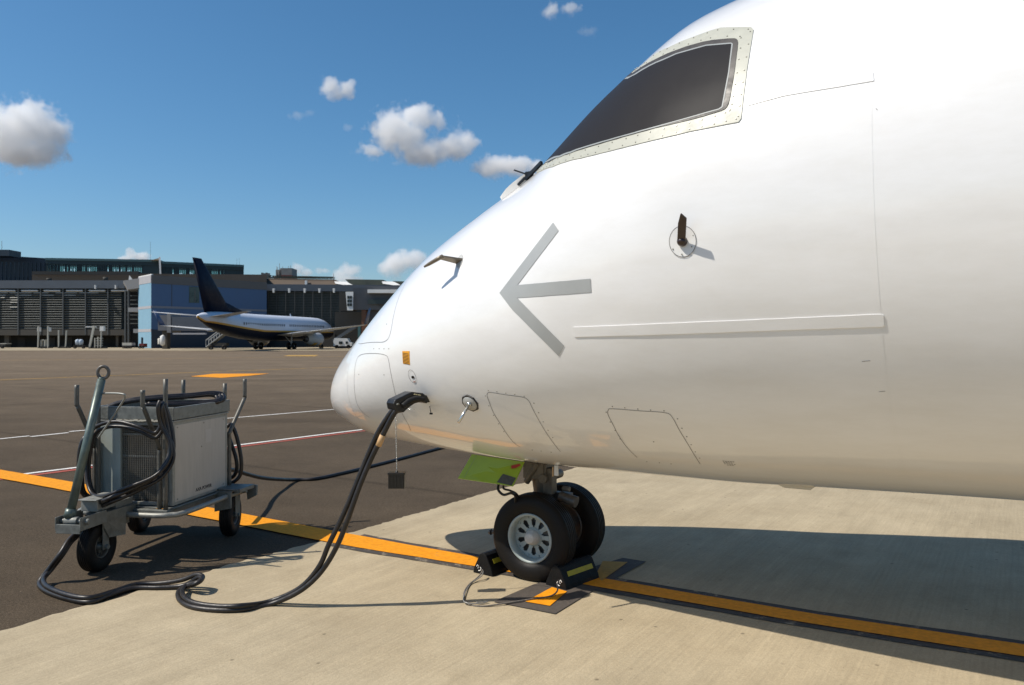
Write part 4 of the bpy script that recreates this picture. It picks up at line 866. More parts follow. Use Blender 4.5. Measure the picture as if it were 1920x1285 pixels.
bmesh.ops.remove_doubles(g.bm, verts=g.bm.verts, dist=.001); jf = g.build('fuselage', [jwhite, navy, gold], jet)
def foil(name, P0, P1, th0, th1, m, parent=jet):
    """P0, P1: (leading, trailing) points at root and tip"""
    g = MB(); R0 = []; R1 = []
    for (le, te), th, out in ((P0, th0, R0), (P1, th1, R1)):
        le, te = Vector(le), Vector(te); ax = (Vector(P1[0])-Vector(P0[0])).normalized(); nn_ = (te-le).normalized().cross(ax).normalized()
        for t, h in ((0, 0), (.08, .7), (.3, 1), (.65, .6), (1, .05), (.65, -.5), (.3, -.8), (.08, -.6)): out.append(g.bm.verts.new(le.lerp(te, t)+nn_*h*th/2))
    n = 8
    for i in range(n): q = g.f([R0[i], R0[(i+1) % n], R1[(i+1) % n], R1[i]]); q.smooth = True
    g.f(R0[::-1]); g.f(R1); return g.build(name, m, parent)
foil('fin', ((0, 8.2, 4.9), (0, 1.4, 4.9)), ((0, .7, 12.3), (0, -1.25, 12.3)), .5, .2, navy)
foil('dorsal_fin', ((0, 12.5, 5.2), (0, 5.5, 5.2)), ((0, 6.6, 6.7), (0, 5.0, 6.7)), .3, .15, navy)
for s_ in (-1, 1):
    foil('tailplane', ((s_*.6, 5.4, 4.65), (s_*.6, 1.6, 4.65)), ((s_*7.1, 1.2, 5.25), (s_*7.1, -.3, 5.25)), .3, .12, jgrey)
    foil('wing', ((s_*1.6, 25.5, 2.35), (s_*1.6, 17.2, 2.25)), ((s_*6.2, 21.9, 2.75), (s_*6.2, 17.4, 2.7)), .9, .5, jgrey)
    wg = foil('outer_wing', ((s_*6.2, 21.9, 2.75), (s_*6.2, 17.4, 2.7)), ((s_*17.0, 16.3, 3.75), (s_*17.0, 14.8, 3.75)), .5, .16, jgrey)
    foil('winglet', ((s_*17.0, 16.3, 3.75), (s_*17.0, 14.8, 3.75)), ((s_*17.9, 15.2, 6.1), (s_*17.9, 14.5, 6.1)), .16, .08, mat('winglet_blue', (.06, .09, .17), .4), wg)
    g = MB()
    for fx_, fy_ in ((4.2, 17.2), (6.9, 17.0), (9.6, 16.4)): 
        g.bm.free(); g = MB(); g.lathe([(0, .02), (.5, .14), (1.6, .2), (2.8, .02)], (s_*fx_, fy_-.5, 2.45+(fx_-4)*.09), (0, 1, 0), 10); g.build('flap_fairing', jgrey, wg)
    g = MB()
    g.bm.free()
    e = MB(); e.lathe([(0, .50), (.6, .78), (1.6, 1.02), (3.0, 1.08), (4.0, 1.02), (4.25, .92), (4.1, .82), (3.4, .78)], (s_*4.83, 20.6, 1.62), (0, 1, 0), 32); eg = e.build('engine', jgrey, jet)
    e = MB(); e.lathe([(-.5, .30), (.2, .46), (.8, .50)], (s_*4.83, 20.4, 1.62), (0, 1, 0), 24); e.build('exhaust', jdark, eg)
    e = MB(); e.lathe([(3.9, 1.035), (4.25, .93), (4.2, .86)], (s_*4.83, 20.6, 1.62), (0, 1, 0), 32); e.build('intake_ring', mat('intake_metal', (.6, .6, .62), .25, metal=.8), eg)
    e = MB(); e.lathe([(1.2, .96), (1.3, 1.02), (3.6, 1.085), (3.7, 1.06)], (s_*4.83, 20.6, 1.62), (0, 1, 0), 32)
    bmesh.ops.delete(e.bm, geom=[v for v in e.bm.verts if v.co.z > 1.15], context='VERTS'); e.build('gold_engine_band', gold, eg)
    e = MB(); e.hexa([(s_*4.83-.12, 20.6, 2.4), (s_*4.83+.12, 20.6, 2.4), (s_*4.83+.12, 24.0, 2.5), (s_*4.83-.12, 24, 2.5)], [(s_*4.83-.12, 18.8, 2.75), (s_*4.83+.12, 18.8, 2.75), (s_*4.83+.12, 22.8, 2.75), (s_*4.83-.12, 22.8, 2.75)]); e.build('pylon', jgrey, eg)
    # main gear
    gw = bpy.data.objects.new('main_gear', None); COL.objects.link(gw); gw.parent = jet; gw.location = (s_*2.86, 19.6, 0)
    e = MB(); e.cyl((0, 0, .56), (-s_*.05, .1, 2.4), .11); e.cyl((-.5, 0, .56), (.5, 0, .56), .08); e.bar((0, .1, .9), (-s_*1.2, .2, 2.1), .1, .1); e.build('leg', jgrey, gw)
    for q in (-.43, .43):
        e = MB(); e.lathe([(-.2, .30), (-.2, .50), (-.12, .56), (.12, .56), (.2, .50), (.2, .30), (.12, .26), (-.12, .26)], (q, 0, .56), (1, 0, 0), 24, closed=True); e.build('wheel', tyre_m, gw)
gw = bpy.data.objects.new('nose_gear', None); COL.objects.link(gw); gw.parent = jet; gw.location = (0, 35.4, 0)
e = MB(); e.cyl((0, 0, .34), (0, 0, 1.7), .08); e.build('leg', jgrey, gw)
for q in (-.2, .2): e = MB(); e.lathe([(-.1, .15), (-.1, .3), (-.05, .34), (.05, .34), (.1, .3), (.1, .15)], (q, 0, .34), (1, 0, 0), 20, closed=True); e.build('wheel', tyre_m, gw)
e = MB(); e.box((0, 0, 0), (.02, .26, .36)); cw = e.build('cabin_window', jdark, jf, bevel=.06); k = 0
for s_ in (1, -1):
    for i in range(44):
        y = 8.2+i*.58
        if i in (20, 21, 43): continue
        o = cw if k == 0 else cw.copy(); k += 1
        if o is not cw: COL.objects.link(o)
        r_ = 1.9 if y > 14 else 1.70+(y-8)*.034; zc = 3.35 if y > 14 else 3.35+(14-y)*.045; o.parent = jf
        z = 3.75 if y > 12 else 3.75+(12-y)*.02
        o.location = (s_*(math.sqrt(max(.01, r_**2-((z-zc)/1.04)**2))+.004), y, z)
e = MB(); e.box((1.83, 6.7, 3.95), (.03, .8, 1.5)); bpy.data.meshes
e.bm.free()
e = MB(); e.hexa([(-.03, 24.4, 5.28), (.03, 24.4, 5.28), (.03, 24.9, 5.28), (-.03, 24.9, 5.28)], [(-.02, 24.3, 5.72), (.02, 24.3, 5.72), (.02, 24.55, 5.72), (-.02, 24.55, 5.72)]); e.build('antenna', jwhite, jet)
e = MB(); e.lathe([(0, .0), (.08, .12), (.2, .12), (.3, 0)], (17.05, 15.4, 3.72), (0, 1, 0), 10); e.build('wing_tip_lamp', mat('lamp_amber_glass', (.65, .30, .12), .3), jet)

# ------------------------------------------------------------------ terminal buildings
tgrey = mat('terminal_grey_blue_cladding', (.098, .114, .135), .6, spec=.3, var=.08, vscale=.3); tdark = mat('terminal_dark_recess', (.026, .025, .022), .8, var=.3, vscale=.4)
tglass = mat('terminal_dark_glass', (.022, .030, .030), .35, spec=.3, var=.3, vscale=.25); louv = mat('louvre_aluminium', (.125, .135, .128), .6, metal=.0, var=.1, vscale=.5)
tpost = mat('facade_post_grey', (.085, .09, .09), .6); tconc = mat('terminal_concrete', (.075, .067, .055), .85, var=.15, vscale=.3); brown = mat('brown_roof_sheet', (.095, .068, .046), .75, var=.1, vscale=.3)
tnavy = mat('navy_cladding', (.012, .026, .042), .45, var=.12, vscale=.4); gframe = mat('gallery_green_frame', (.030, .050, .048), .5, var=.15, vscale=.5); gtop = mat('gallery_green_roof_edge', (.10, .17, .16), .5)
blue_shade = mat('shaded_blue_wall', (.075, .135, .245), .8, var=.06, vscale=.4); blue_sun = mat('sunlit_blue_wall', (.20, .36, .47), .8, var=.05, vscale=.4); bandw = mat('pale_band', (.36, .36, .38), .8, var=.05, vscale=.5)  # the two blues are sunlit and shaded copies of one wall colour
grey_shade = mat('shaded_parapet', (.125, .12, .115), .8, var=.06, vscale=.5); wht = mat('white_sheet', (.70, .69, .66), .5, var=.05, vscale=1); dgreen = mat('dark_green_roof', (.028, .036, .024), .6, var=.3, vscale=.6)
bridge_m = mat('jet_bridge_grey', (.08, .083, .09), .5, var=.08, vscale=.6); redw = mat('dark_red_panel', (.12, .02, .015), .6); orng = mat('rust_column', (.16, .065, .03), .6)
def clear_glass():
    m = bpy.data.materials.new('gallery_tinted_pane'); m.use_nodes = True; N = m.node_tree.nodes; b = N['Principled BSDF']
    tr = N.new('ShaderNodeBsdfTransparent'); tr.inputs[0].default_value = (.62, .80, .76, 1); b.inputs['Base Color'].default_value = (.3, .42, .42, 1); b.inputs['Roughness'].default_value = .1
    mx = N.new('ShaderNodeMixShader'); mx.inputs[0].default_value = .3; L = m.node_tree.links
    L.new(tr.outputs[0], mx.inputs[1]); L.new(b.outputs[0], mx.inputs[2]); L.new(mx.outputs[0], N['Material Output'].inputs[0]); return m
pane_m = clear_glass()
def zat(v, Y): return CH-(v-HOR)/FPX*Y
def xat(u, Y): return (u-960)/FPX*Y
def slab(g, u0, u1, v0, v1, Y, dep, Y1=None):
    """box seen between columns u0,u1 and rows v0 (top), v1 (bottom) on a front plane from depth Y (left) to Y1 (right)"""
    Y1 = Y1 or Y; a = Vector((xat(u0, Y), Y, 0)); b = Vector((xat(u1, Y1), Y1, 0)); n = Vector((-(b-a).y, (b-a).x, 0)).normalized()*dep
    z0, z1 = (0 if v1 is None else zat(v1, Y)), zat(v0, Y)
    g.prism([a, b, b+n, a+n], z0, z1); return g
# --- left pier with louvres
T1 = 150.
pier = thing('pier_building', 'dark louvred terminal wing with lit slats at the far left', 'terminal building', (xat(110, T1), T1, 0)); LO = pier.location
def B(fn, name, m, parent, bevel=0):
    g = MB(); fn(g)
    o = parent
    off = Vector((0, 0, 0)); q = parent
    while q is not None: off += q.location; q = q.parent
    for v in g.bm.verts: v.co -= off
    return g.build(name, m, parent)
B(lambda g: slab(g, -420, 232, 541, 618, T1+1.8, 18), 'glazed_wall', tglass, pier)
B(lambda g: slab(g, -420, 234, 526, 541, T1-.5, 20), 'fascia', tgrey, pier)
B(lambda g: slab(g, -420, 234, 618, 629, T1-.3, 20), 'overhang_band', tconc, pier)
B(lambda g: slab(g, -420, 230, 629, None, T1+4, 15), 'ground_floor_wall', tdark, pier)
B(lambda g: (slab(g, -420, 230, 578, 583, T1+1.6, .2), slab(g, -420, 230, 600, 603, T1+1.65, .2)), 'floor_edge', tconc, pier)
def lv(g):
    for i in range(17):
        v = 545+i*4.45; g.box(((xat(-420, T1)+xat(228, T1))/2, T1+.0, zat(v, T1)), (xat(228, T1)-xat(-420, T1), .34, .085), M=Matrix.Rotation(R(-24), 3, 'X'))
B(lv, 'louvre_screen', louv, pier)
for u in range(-400, 220, 42): B(lambda g: g.box((xat(u+37, T1), T1-.20, zat(545.6, T1)), (3.15, .30, .19), M=Matrix.Rotation(R(-30), 3, 'X')), 'top_slat_highlight', wht, pier)  # white pieces painting the sun highlight along the top slats
for i_, (u0_, u1_) in enumerate(((19, 60), (30, 60), (64, 92), (76, 102), (105, 145), (118, 143), (150, 186), (-25, 16), (-25, 12), (20, 40), (22, 38), (20, 36), (-25, 10), (20, 34))):
    v_ = 545+4.45*[1, 2, 1, 2, 1, 2, 1, 1, 2, 3, 4, 7, 3, 5][i_]
    B(lambda g: g.box(((xat(u0_, T1)+xat(u1_, T1))/2, T1-.19, zat(v_, T1)), (xat(u1_, T1)-xat(u0_, T1), .05, .13), M=Matrix.Rotation(R(-24), 3, 'X')), 'sunlit_slat', mat('sunlit_slat_tint', (.40, .39, .34), .6), pier)  # paler pieces over the louvres, sunlight put into their colour
for u in list(range(-400, 230, 42))+[226]:
    B(lambda g: g.box((xat(u+16, T1), T1-.28, (zat(541, T1)+zat(628, T1))/2), (.20, .22, zat(541, T1)-zat(628, T1))), 'facade_post', tpost, pier)
for u in (184, 222): B(lambda g: g.box((xat(u, T1), T1-.9, zat(539, T1)), (.25, .5, .7)), 'wall_lamp', wht, pier)
for u in (8, 180, 216, 228): B(lambda g: g.box((xat(u, T1), T1+1, zat(629, T1)/2), (.9 if u < 100 else .5, .6, zat(629, T1))), 'column', tconc, pier)
B(lambda g: slab(g, -60, 12, 645, 647.5, T1+3.5, .3), 'white_rail', wht, pier)
for u, w_ in ((40, 14), (95, 16), (130, 10), (150, 12)): B(lambda g: slab(g, u-w_/2, u+w_/2, 633, 652, T1+3.9, .2), 'ground_floor_door', mat('loading_door', (.035, .030, .026), .6, var=.3, vscale=1), pier)
# brown roof volume behind the fascia
rb = thing('roof_block', 'low brown sheet metal roof block above the left terminal wing', 'roof block', (xat(180, 156), 156, 0))
B(lambda g: g.prism([(xat(60, 156), 156), (xat(500, 160), 160), (xat(500, 175), 175), (xat(60, 170), 170)], 3, zat(512, 156)), 'roof_wall', brown, rb)
B(lambda g: slab(g, 60, 260, 509, 515, 155.4, .3), 'roof_edge', tdark, rb)
for u, v in ((92, 522), (198, 520)): B(lambda g: g.cyl((xat(u, 154), 154, zat(526, 154)), (xat(u, 154), 154, zat(v, 154)), .45, .45, 12), 'roof_vent', tconc, rb)
# navy block
nb = thing('navy_block', 'windowless dark navy hall rising behind the left terminal wing', 'building', (xat(30, 165), 165, 0))
B(lambda g: g.hexa([(xat(-300, 165), 165, 4), (xat(88, 172), 172, 4), (xat(88, 190), 190, 4), (xat(-300, 190), 190, 4)], [(xat(-300, 165), 165, zat(461, 165)), (xat(88, 172), 172, zat(484.5, 172)), (xat(88, 190), 190, zat(484.5, 172)), (xat(-300, 190), 190, zat(461, 165))]), 'wall', tnavy, nb)
B(lambda g: slab(g, -300, 17, 468.5, 480, 164.3, 4), 'roof_step', tnavy, nb)
B(lambda g: [g.box((xat(u, 163.6+u*.018), 163.6+u*.018, 9.3), (.05, .4, 17)) for u in range(-60, 88, 8)] and None, 'cladding_ribs', tnavy, nb)
B(lambda g: g.cyl((xat(3.5, 166), 166, 18), (xat(3.5, 166), 166, zat(452, 166)), .05, .03, 6), 'mast', tdark, nb)
# galleries
def gallery(label, u0, u1, vt, vb, Ya, Yb, wu0, wu1, wv0, wv1, seed):
    rnd = random.Random(seed); t = thing('glass_gallery', label, 'glazed gallery', (xat(u0, Ya), Ya, 0), 0, 'glazed rooftop galleries')
    a = Vector((xat(u0, Ya), Ya, 0)); b = Vector((xat(u1, Yb), Yb, 0)); n = Vector((-(b-a).y, (b-a).x, 0)).normalized()*6
    zt2, zb2 = zat(vt, Ya), zat(vb, Ya); wz1, wz0 = zat(wv0, Ya), zat(wv1, Ya); fa, fb = (wu0-u0)/(u1-u0), (wu1-u0)/(u1-u0)
    P = lambda f: a.lerp(b, f)
    B(lambda g: g.prism([a-n*.03, b-n*.03, b+n, a+n], wz1, zt2-.5), 'upper_wall', gframe, t)
    B(lambda g: g.prism([a-n*.06, b-n*.06, b+n*1.03, a+n*1.03], zt2-.5, zt2), 'roof_edge', gtop, t)
    B(lambda g: g.prism([a-n*.03, b-n*.03, b+n, a+n], zb2, wz0), 'lower_wall', gframe, t)
    if fa > .01: B(lambda g: g.prism([P(0), P(fa), P(fa)+n, P(0)+n], wz0, wz1), 'end_wall', gframe, t)
    if fb < .99: B(lambda g: g.prism([P(fb), P(1), P(1)+n, P(fb)+n], wz0, wz1), 'end_wall', gframe, t)
    N_ = int((wu1-wu0)/3.1)
    for i in range(N_):
        f0, f1 = fa+(fb-fa)*i/N_, fa+(fb-fa)*(i+1)/N_
        k = rnd.random()
        mm = pane_m if k < .62 else gframe
        B(lambda g: g.prism([P(f0+.0006)-n*.001, P(f1-.0006)-n*.001, P(f1-.0006)+n*.006, P(f0+.0006)+n*.006], wz0+(wz1-wz0)*(rnd.random()*.5 if k < .25 else 0), wz1), 'window', mm, t)
        if k > .25 and k < .62: B(lambda g: g.prism([P(f0)+n*.99, P(f1)+n*.99, P(f1)+n*.995, P(f0)+n*.995], wz0, wz0+(wz1-wz0)*rnd.uniform(.0, .5)), 'parapet', gframe, t)
    B(lambda g: [g.box(P(fa+(fb-fa)*i/N_)-n*.012+Vector((0, 0, (wz0+wz1)/2)), (.10, .12, wz1-wz0)) for i in range(N_+1)] and None, 'mullion_frame', gframe, t)
    return t
g1 = gallery('long dark green glazed gallery on the roof, left of the slanted white fin', 86, 300, 484, 515, 166, 170, 90, 266, 495, 509, 3)
g2 = gallery('shorter dark green glazed gallery on the roof behind the blue fin', 303, 457, 490.5, 517.5, 168, 176, 303, 420, 501, 514, 5)
B(lambda g: g.hexa([(xat(283, 168), 168, zat(488, 168)), (xat(299, 168), 168, zat(488, 168)), (xat(299, 174), 174, zat(488, 168)), (xat(283, 174), 174, zat(488, 168))], [(xat(298, 168), 168, zat(484, 168)), (xat(299, 168), 168, zat(484, 168)), (xat(299, 174), 174, zat(484, 168)), (xat(298, 174), 174, zat(484, 168))]), 'canopy', mat('canopy_tan', (.30, .24, .17), .7), g1)
B(lambda g: g.hexa([(xat(299.5, 167.5), 167.5, zat(517, 168)), (xat(302.5, 167.5), 167.5, zat(517, 168)), (xat(302.5, 175), 175, zat(517, 168)), (xat(299.5, 175), 175, zat(517, 168))], [(xat(297.5, 167.5), 167.5, zat(482.5, 168)), (xat(301, 167.5), 167.5, zat(482.5, 168)), (xat(301, 175), 175, zat(482.5, 168)), (xat(297.5, 175), 175, zat(482.5, 168))]), 'white_fin', wht, g1)
for u in (282, 444, 449): B(lambda g: g.cyl((xat(u, 172), 172, 15), (xat(u, 172), 172, zat(453 if u < 300 else 484, 172)), .03, .02, 5), 'mast', tdark, g2 if u > 300 else g1)
# blue building, turned so that one narrow face is in the sun
bl = thing('blue_building', 'blue rendered terminal block with pale bands and a sunlit narrow end wall', 'building', (xat(284, 138), 138, 0))
c0 = Vector((xat(284, 138), 138, 0)); cL = Vector((xat(260, 143.5), 143.5, 0)); cR = Vector((xat(500, 156), 156, 0)); cB = cL+(cR-c0)
ztop = zat(516.5, 138)
def bl_face(name, a, b, za, zb, m, off):
    n = Vector(((b-a).y, -(b-a).x, 0)).normalized()
    B(lambda g: g.prism([a, b, b+n*off, a+n*off][::-1], za, zb), name, m, bl)
B(lambda g: g.prism([c0, cR, cB, cL], 0, ztop-.1), 'wall', blue_shade, bl)
Z = lambda v: zat(v, 138)
bl_face('end_wall', cL, c0, 0, Z(530.5), blue_sun, .06)
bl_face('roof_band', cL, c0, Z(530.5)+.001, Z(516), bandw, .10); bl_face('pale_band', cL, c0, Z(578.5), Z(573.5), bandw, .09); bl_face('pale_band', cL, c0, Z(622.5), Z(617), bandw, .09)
bl_face('parapet', c0, cR, Z(531.5), Z(516), grey_shade, .10); bl_face('pale_band', c0, cR, Z(577.5), Z(573.5), mat('shaded_band_paint', (.20, .21, .24), .8), .07)  # roof band and pale band coloured darker here to paint the shaded side
bl_face('window', c0.lerp(cR, .30), c0.lerp(cR, .385), Z(565), Z(533.5), mat('green_tinted_window', (.05, .075, .065), .3, var=.4, vscale=.8), .05)
bl_face('window_mullion', c0.lerp(cR, .345), c0.lerp(cR, .350), Z(564), Z(540), grey_shade, .09)
bl_face('wall_seam', c0.lerp(cR, .157), c0.lerp(cR, .160), Z(573), Z(526), tpost, .07)
bl_face('ground_floor_wall', c0, cR, 0, Z(618), mat('dark_slate_wall', (.028, .038, .052), .7, var=.2, vscale=.5), .04)
B(lambda g: g.prism([cL+Vector((0, 0, 0)), c0, c0+Vector((.2, .2, 0)), cL+Vector((.2, .2, 0))], ztop, ztop+.25), 'coping', wht, bl)
# link structure between the pier and the blue block
lk = thing('link_building', 'recessed grey link with floor slabs between the louvred wing and the blue building', 'building', (xat(246, 146), 146, 0))
B(lambda g: slab(g, 235, 262, 532, None, 152, 10), 'wall', tdark, lk)
B(lambda g: g.hexa([(xat(240, 143), 143, zat(543, 143)), (xat(262, 143), 143, zat(540, 143)), (xat(262, 150), 150, zat(540, 143)), (xat(240, 150), 150, zat(543, 143))], [(xat(231, 143), 143, zat(526.5, 143)), (xat(261, 143), 143, zat(522, 143)), (xat(262, 150), 150, zat(522, 143)), (xat(231, 150), 150, zat(526.5, 143))]), 'parapet', mat('pale_grey_parapet', (.30, .29, .28), .8), lk)
B(lambda g: g.hexa([(xat(241, 143.2), 143.2, zat(526, 143)), (xat(250, 143.2), 143.2, zat(526, 143)), (xat(250, 144.2), 144.2, zat(526, 143)), (xat(241, 144.2), 144.2, zat(526, 143))], [(xat(242, 143.2), 143.2, zat(517, 143)), (xat(243.5, 143.2), 143.2, zat(517, 143)), (xat(243.5, 144.2), 144.2, zat(517, 143)), (xat(242, 144.2), 144.2, zat(517, 143))]), 'roof_cowl', wht, lk)
for v0, v1, u0 in ((577, 585, 240), (617, 624.5, 250)): B(lambda g: slab(g, u0, 261, v0, v1, 144, 5), 'floor_slab', mat('pale_grey_parapet', (.30, .29, .28), .8), lk)
for v in (546, 554, 562, 570, 590, 598, 606): B(lambda g: slab(g, 238, 260, v, v+1.5, 148, .3), 'sun_slat', louv, lk)
for u in (233, 239): B(lambda g: slab(g, u, u+2.5, 545, None, 146, .5), 'column', tpost, lk)
# right pier
T2 = 158.
rp3 = thing('pier_building', 'dark louvred terminal wing with white lamps under its fascia, behind the far jet', 'terminal building', (xat(560, T2), T2, 0))
B(lambda g: slab(g, 488, 1000, 533, 545.5, T2, 16, 164), 'fascia', tgrey, rp3)
B(lambda g: slab(g, 488, 1000, 545.5, None, T2+2, 14, 166), 'wall', tglass, rp3)
def lv2(g):
    for i in range(21):
        v = 548+i*3.1; a = Vector((xat(499, T2), T2+.9, zat(v, T2))); b = Vector((xat(636, T2+1.6), T2+2.5, zat(v, T2))); g.bar(a, b, .06, .19)
B(lv2, 'louvre_screen', mat('dark_louvre', (.070, .078, .070), .55, var=.15, vscale=.6), rp3)
for u in range(500, 640, 17): B(lambda g: g.box((xat(u, T2), T2+.7, (zat(546, T2)+zat(612, T2))/2), (.16, .2, zat(546, T2)-zat(612, T2))), 'facade_post', mat('dark_facade_post', (.045, .048, .046), .6), rp3)
for u in (515, 544, 573, 600.5, 627.5): B(lambda g: g.hexa([(xat(u-1.2, T2), T2-.9, zat(549.5, T2)), (xat(u+1.2, T2), T2-.9, zat(549.5, T2)), (xat(u+1.2, T2), T2-.3, zat(549.5, T2)), (xat(u-1.2, T2), T2-.3, zat(549.5, T2))], [(xat(u-2, T2), T2-.9, zat(541.5, T2)), (xat(u+2, T2), T2-.9, zat(541.5, T2)), (xat(u+2, T2), T2-.3, zat(541.5, T2)), (xat(u-2, T2), T2-.3, zat(541.5, T2))]), 'wall_lamp', wht, rp3)
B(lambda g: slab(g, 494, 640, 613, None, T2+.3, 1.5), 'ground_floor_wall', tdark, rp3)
# brown roof with truss parapet
br = thing('roof_block', 'brown sheet roof block with dark truss parapet above the right terminal wing', 'roof block', (xat(560, 166), 166, 0))
B(lambda g: g.hexa([(xat(458, 163), 163, zat(534, 163)), (xat(650, 163), 163, zat(534, 163)), (xat(650, 178), 178, zat(534, 163)), (xat(458, 178), 178, zat(534, 163))], [(xat(458, 166), 166, zat(521, 166)), (xat(628, 166), 166, zat(524.5, 166)), (xat(628, 178), 178, zat(524.5, 166)), (xat(458, 178), 178, zat(521, 166))]), 'roof_wall', brown, br)
def truss(g):
    za, zb = zat(521.3, 166), zat(517, 166)
    for z in (za+.1, zb): g.bar((xat(456, 165.5), 165.5, z), (xat(626, 165.5), 165.5, z-.35), .15, .14)
    for i in range(48): x = xat(456, 165.5)+(xat(626, 165.5)-xat(456, 165.5))*i/47; g.bar((x, 165.5, za-.35*i/47), (x+(.22 if i % 2 else -.22), 165.5, zb-.35*i/47), .1, .1)
    g.box(((xat(456, 166)+xat(626, 166))/2, 165.8, (za+zb)/2-.17), (xat(626, 166)-xat(456, 166), .05, (zb-za)*.55))
B(truss, 'truss_parapet', dgreen, br)
B(lambda g: g.box((xat(574, 163), 163, zat(533, 163)), (.45, .45, 1.5)), 'roof_vent', wht, br); B(lambda g: g.box((xat(580, 163), 163, zat(533.5, 163)), (.6, .45, .6)), 'roof_vent', tdark, br)
B(lambda g: g.cyl((xat(625.5, 165), 165, 13), (xat(625.5, 165), 165, zat(513.5, 165)), .05, .04, 5), 'mast', redw, br)
# rooftop tower with antennas
tw = thing('control_cab', 'small grey rooftop tower with red base, stair frame and antennas', 'rooftop tower', (xat(530, 172), 172, 0))
B(lambda g: slab(g, 527.5, 547.5, 503, 517, 171, 4), 'cabin', mat('tower_grey_cladding', (.16, .165, .16), .6, var=.2, vscale=1.5), tw); B(lambda g: slab(g, 527, 547.5, 516, 522.5, 170.8, 4.2), 'base', redw, tw)
B(lambda g: [slab(g, 513+i*4, 515+i*4, 518-i*5, 522, 172+i*.4, 1.2) for i in range(4)] and None, 'stair_frame', mat('pale_stair_steel', (.33, .31, .27), .6), tw)
B(lambda g: slab(g, 517, 526, 506, 520, 173, 2), 'stair_core', mat('stair_core_grey', (.22, .21, .19), .7, var=.3, vscale=2), tw)
for u, v in ((519, 499), (524, 494), (530, 500), (541, 499), (545, 498), (520.5, 501)): B(lambda g: g.cyl((xat(u, 172), 172, 14), (xat(u, 172), 172, zat(v, 172)), .07, .05, 5), 'antenna', tpost, tw)
B(lambda g: [g.box((xat(492+i*4, 172), 172, zat(515.5+(i % 2), 172)), (.45, .4, .9)) for i in range(4)] and g.box((xat(498, 172), 172, zat(518, 172)), (2.2, .5, .5)), 'roof_plant', tpost, tw)
# saw tooth roofs
for k, (u0, u1, vt, vb, lab) in enumerate(((646, 721, 523.5, 545, 'dark green slanted roof light with a white apron beside it, nearer the middle'), (735, 790, 527, 546, 'dark green slanted roof light half hidden behind the white nose'))):
    sw = thing('roof_light', lab, 'roof light', (xat(u0, 168), 168, 0), 0, 'slanted roof lights'); Y_ = 164
    B(lambda g: g.hexa([(xat(u0+22, Y_), Y_, zat(vb, Y_)), (xat(u1+4, Y_), Y_, zat(vb, Y_)), (xat(u1+4, Y_), Y_+9, zat(vb, Y_)), (xat(u0+22, Y_), Y_+9, zat(vb, Y_))], [(xat(u0, Y_), Y_+.5, zat(vt, Y_)), (xat(u1-3, Y_), Y_+.5, zat(vt+1, Y_)), (xat(u1-3, Y_), Y_+9, zat(vt+1, Y_)), (xat(u0, Y_), Y_+9, zat(vt, Y_))]), 'roof', dgreen, sw)
    a0 = u0-17; B(lambda g: g.hexa([(xat(a0, Y_-1.5), Y_-1.5, zat(533, Y_)), (xat(a0+40, Y_-3), Y_-3, zat(540, Y_)), (xat(a0+40, Y_), Y_, zat(540, Y_)), (xat(a0, Y_+4), Y_+4, zat(533, Y_))], [(xat(a0-2, Y_-1), Y_-1, zat(528.5, Y_)), (xat(a0+20, Y_-1), Y_-1, zat(529, Y_)), (xat(a0+38, Y_), Y_, zat(538, Y_)), (xat(a0, Y_+4), Y_+4, zat(528, Y_))]), 'white_apron', wht, sw)
# jet bridge
jb = thing('jet_bridge', 'grey jet bridge with a white framed cab end, just left of the white nose', 'jet bridge', (xat(690, 135), 135, 0)); J = 135
B(lambda g: slab(g, 661, 800, 540, 581, J, 4, J+2), 'tunnel', bridge_m, jb); B(lambda g: slab(g, 636, 661, 548, 583, J+.5, 4), 'bellows', tdark, jb)
B(lambda g: slab(g, 684, 800, 537, 548, J+.6, 5), 'roof_housing', bridge_m, jb); B(lambda g: slab(g, 689, 745, 543, 549.5, J-.5, 4), 'roof_slab', wht, jb)
B(lambda g: slab(g, 690, 738, 561.5, 570.5, J-.06, .3), 'window', mat('bridge_window_green', (.03, .04, .038), .3), jb)
B(lambda g: g.hexa([(xat(651, J-1), J-1, zat(582.5, J)), (xat(662, J-1), J-1, zat(582.5, J)), (xat(662, J-.4), J-.4, zat(582.5, J)), (xat(651, J-.4), J-.4, zat(582.5, J))], [(xat(648, J-1), J-1, zat(548, J)), (xat(662.5, J-1), J-1, zat(548, J)), (xat(662.5, J-.4), J-.4, zat(548, J)), (xat(648, J-.4), J-.4, zat(548, J))]), 'cab_frame', wht, jb)
for i in range(3):
    for j in range(2): B(lambda g: slab(g, 651+j*4.8, 655+j*4.8, 555+i*7, 560.3+i*7, J-1.1, .15), 'cab_window', tglass, jb)
B(lambda g: slab(g, 678, 686, 577, 640, J+.5, 1), 'lift_column', orng, jb); B(lambda g: slab(g, 686, 720, 581, None, J+2, 2), 'rotunda', mat('rotunda_grey', (.09, .09, .095), .6), jb)
B(lambda g: slab(g, 671, 675.5, 612, None, J-2, .6), 'teal_post', mat('teal_post_paint', (.05, .12, .12), .5), jb); B(lambda g: g.bar((xat(625, J-1), J-1, zat(640, J)), (xat(668, J-1), J-1, zat(612, J)), 1.2, .5), 'service_stair', mat('stair_dark_steel', (.07, .08, .09), .6), jb)
B(lambda g: slab(g, 628, 690, 585, None, J+6, 2), 'undercroft', tdark, jb)
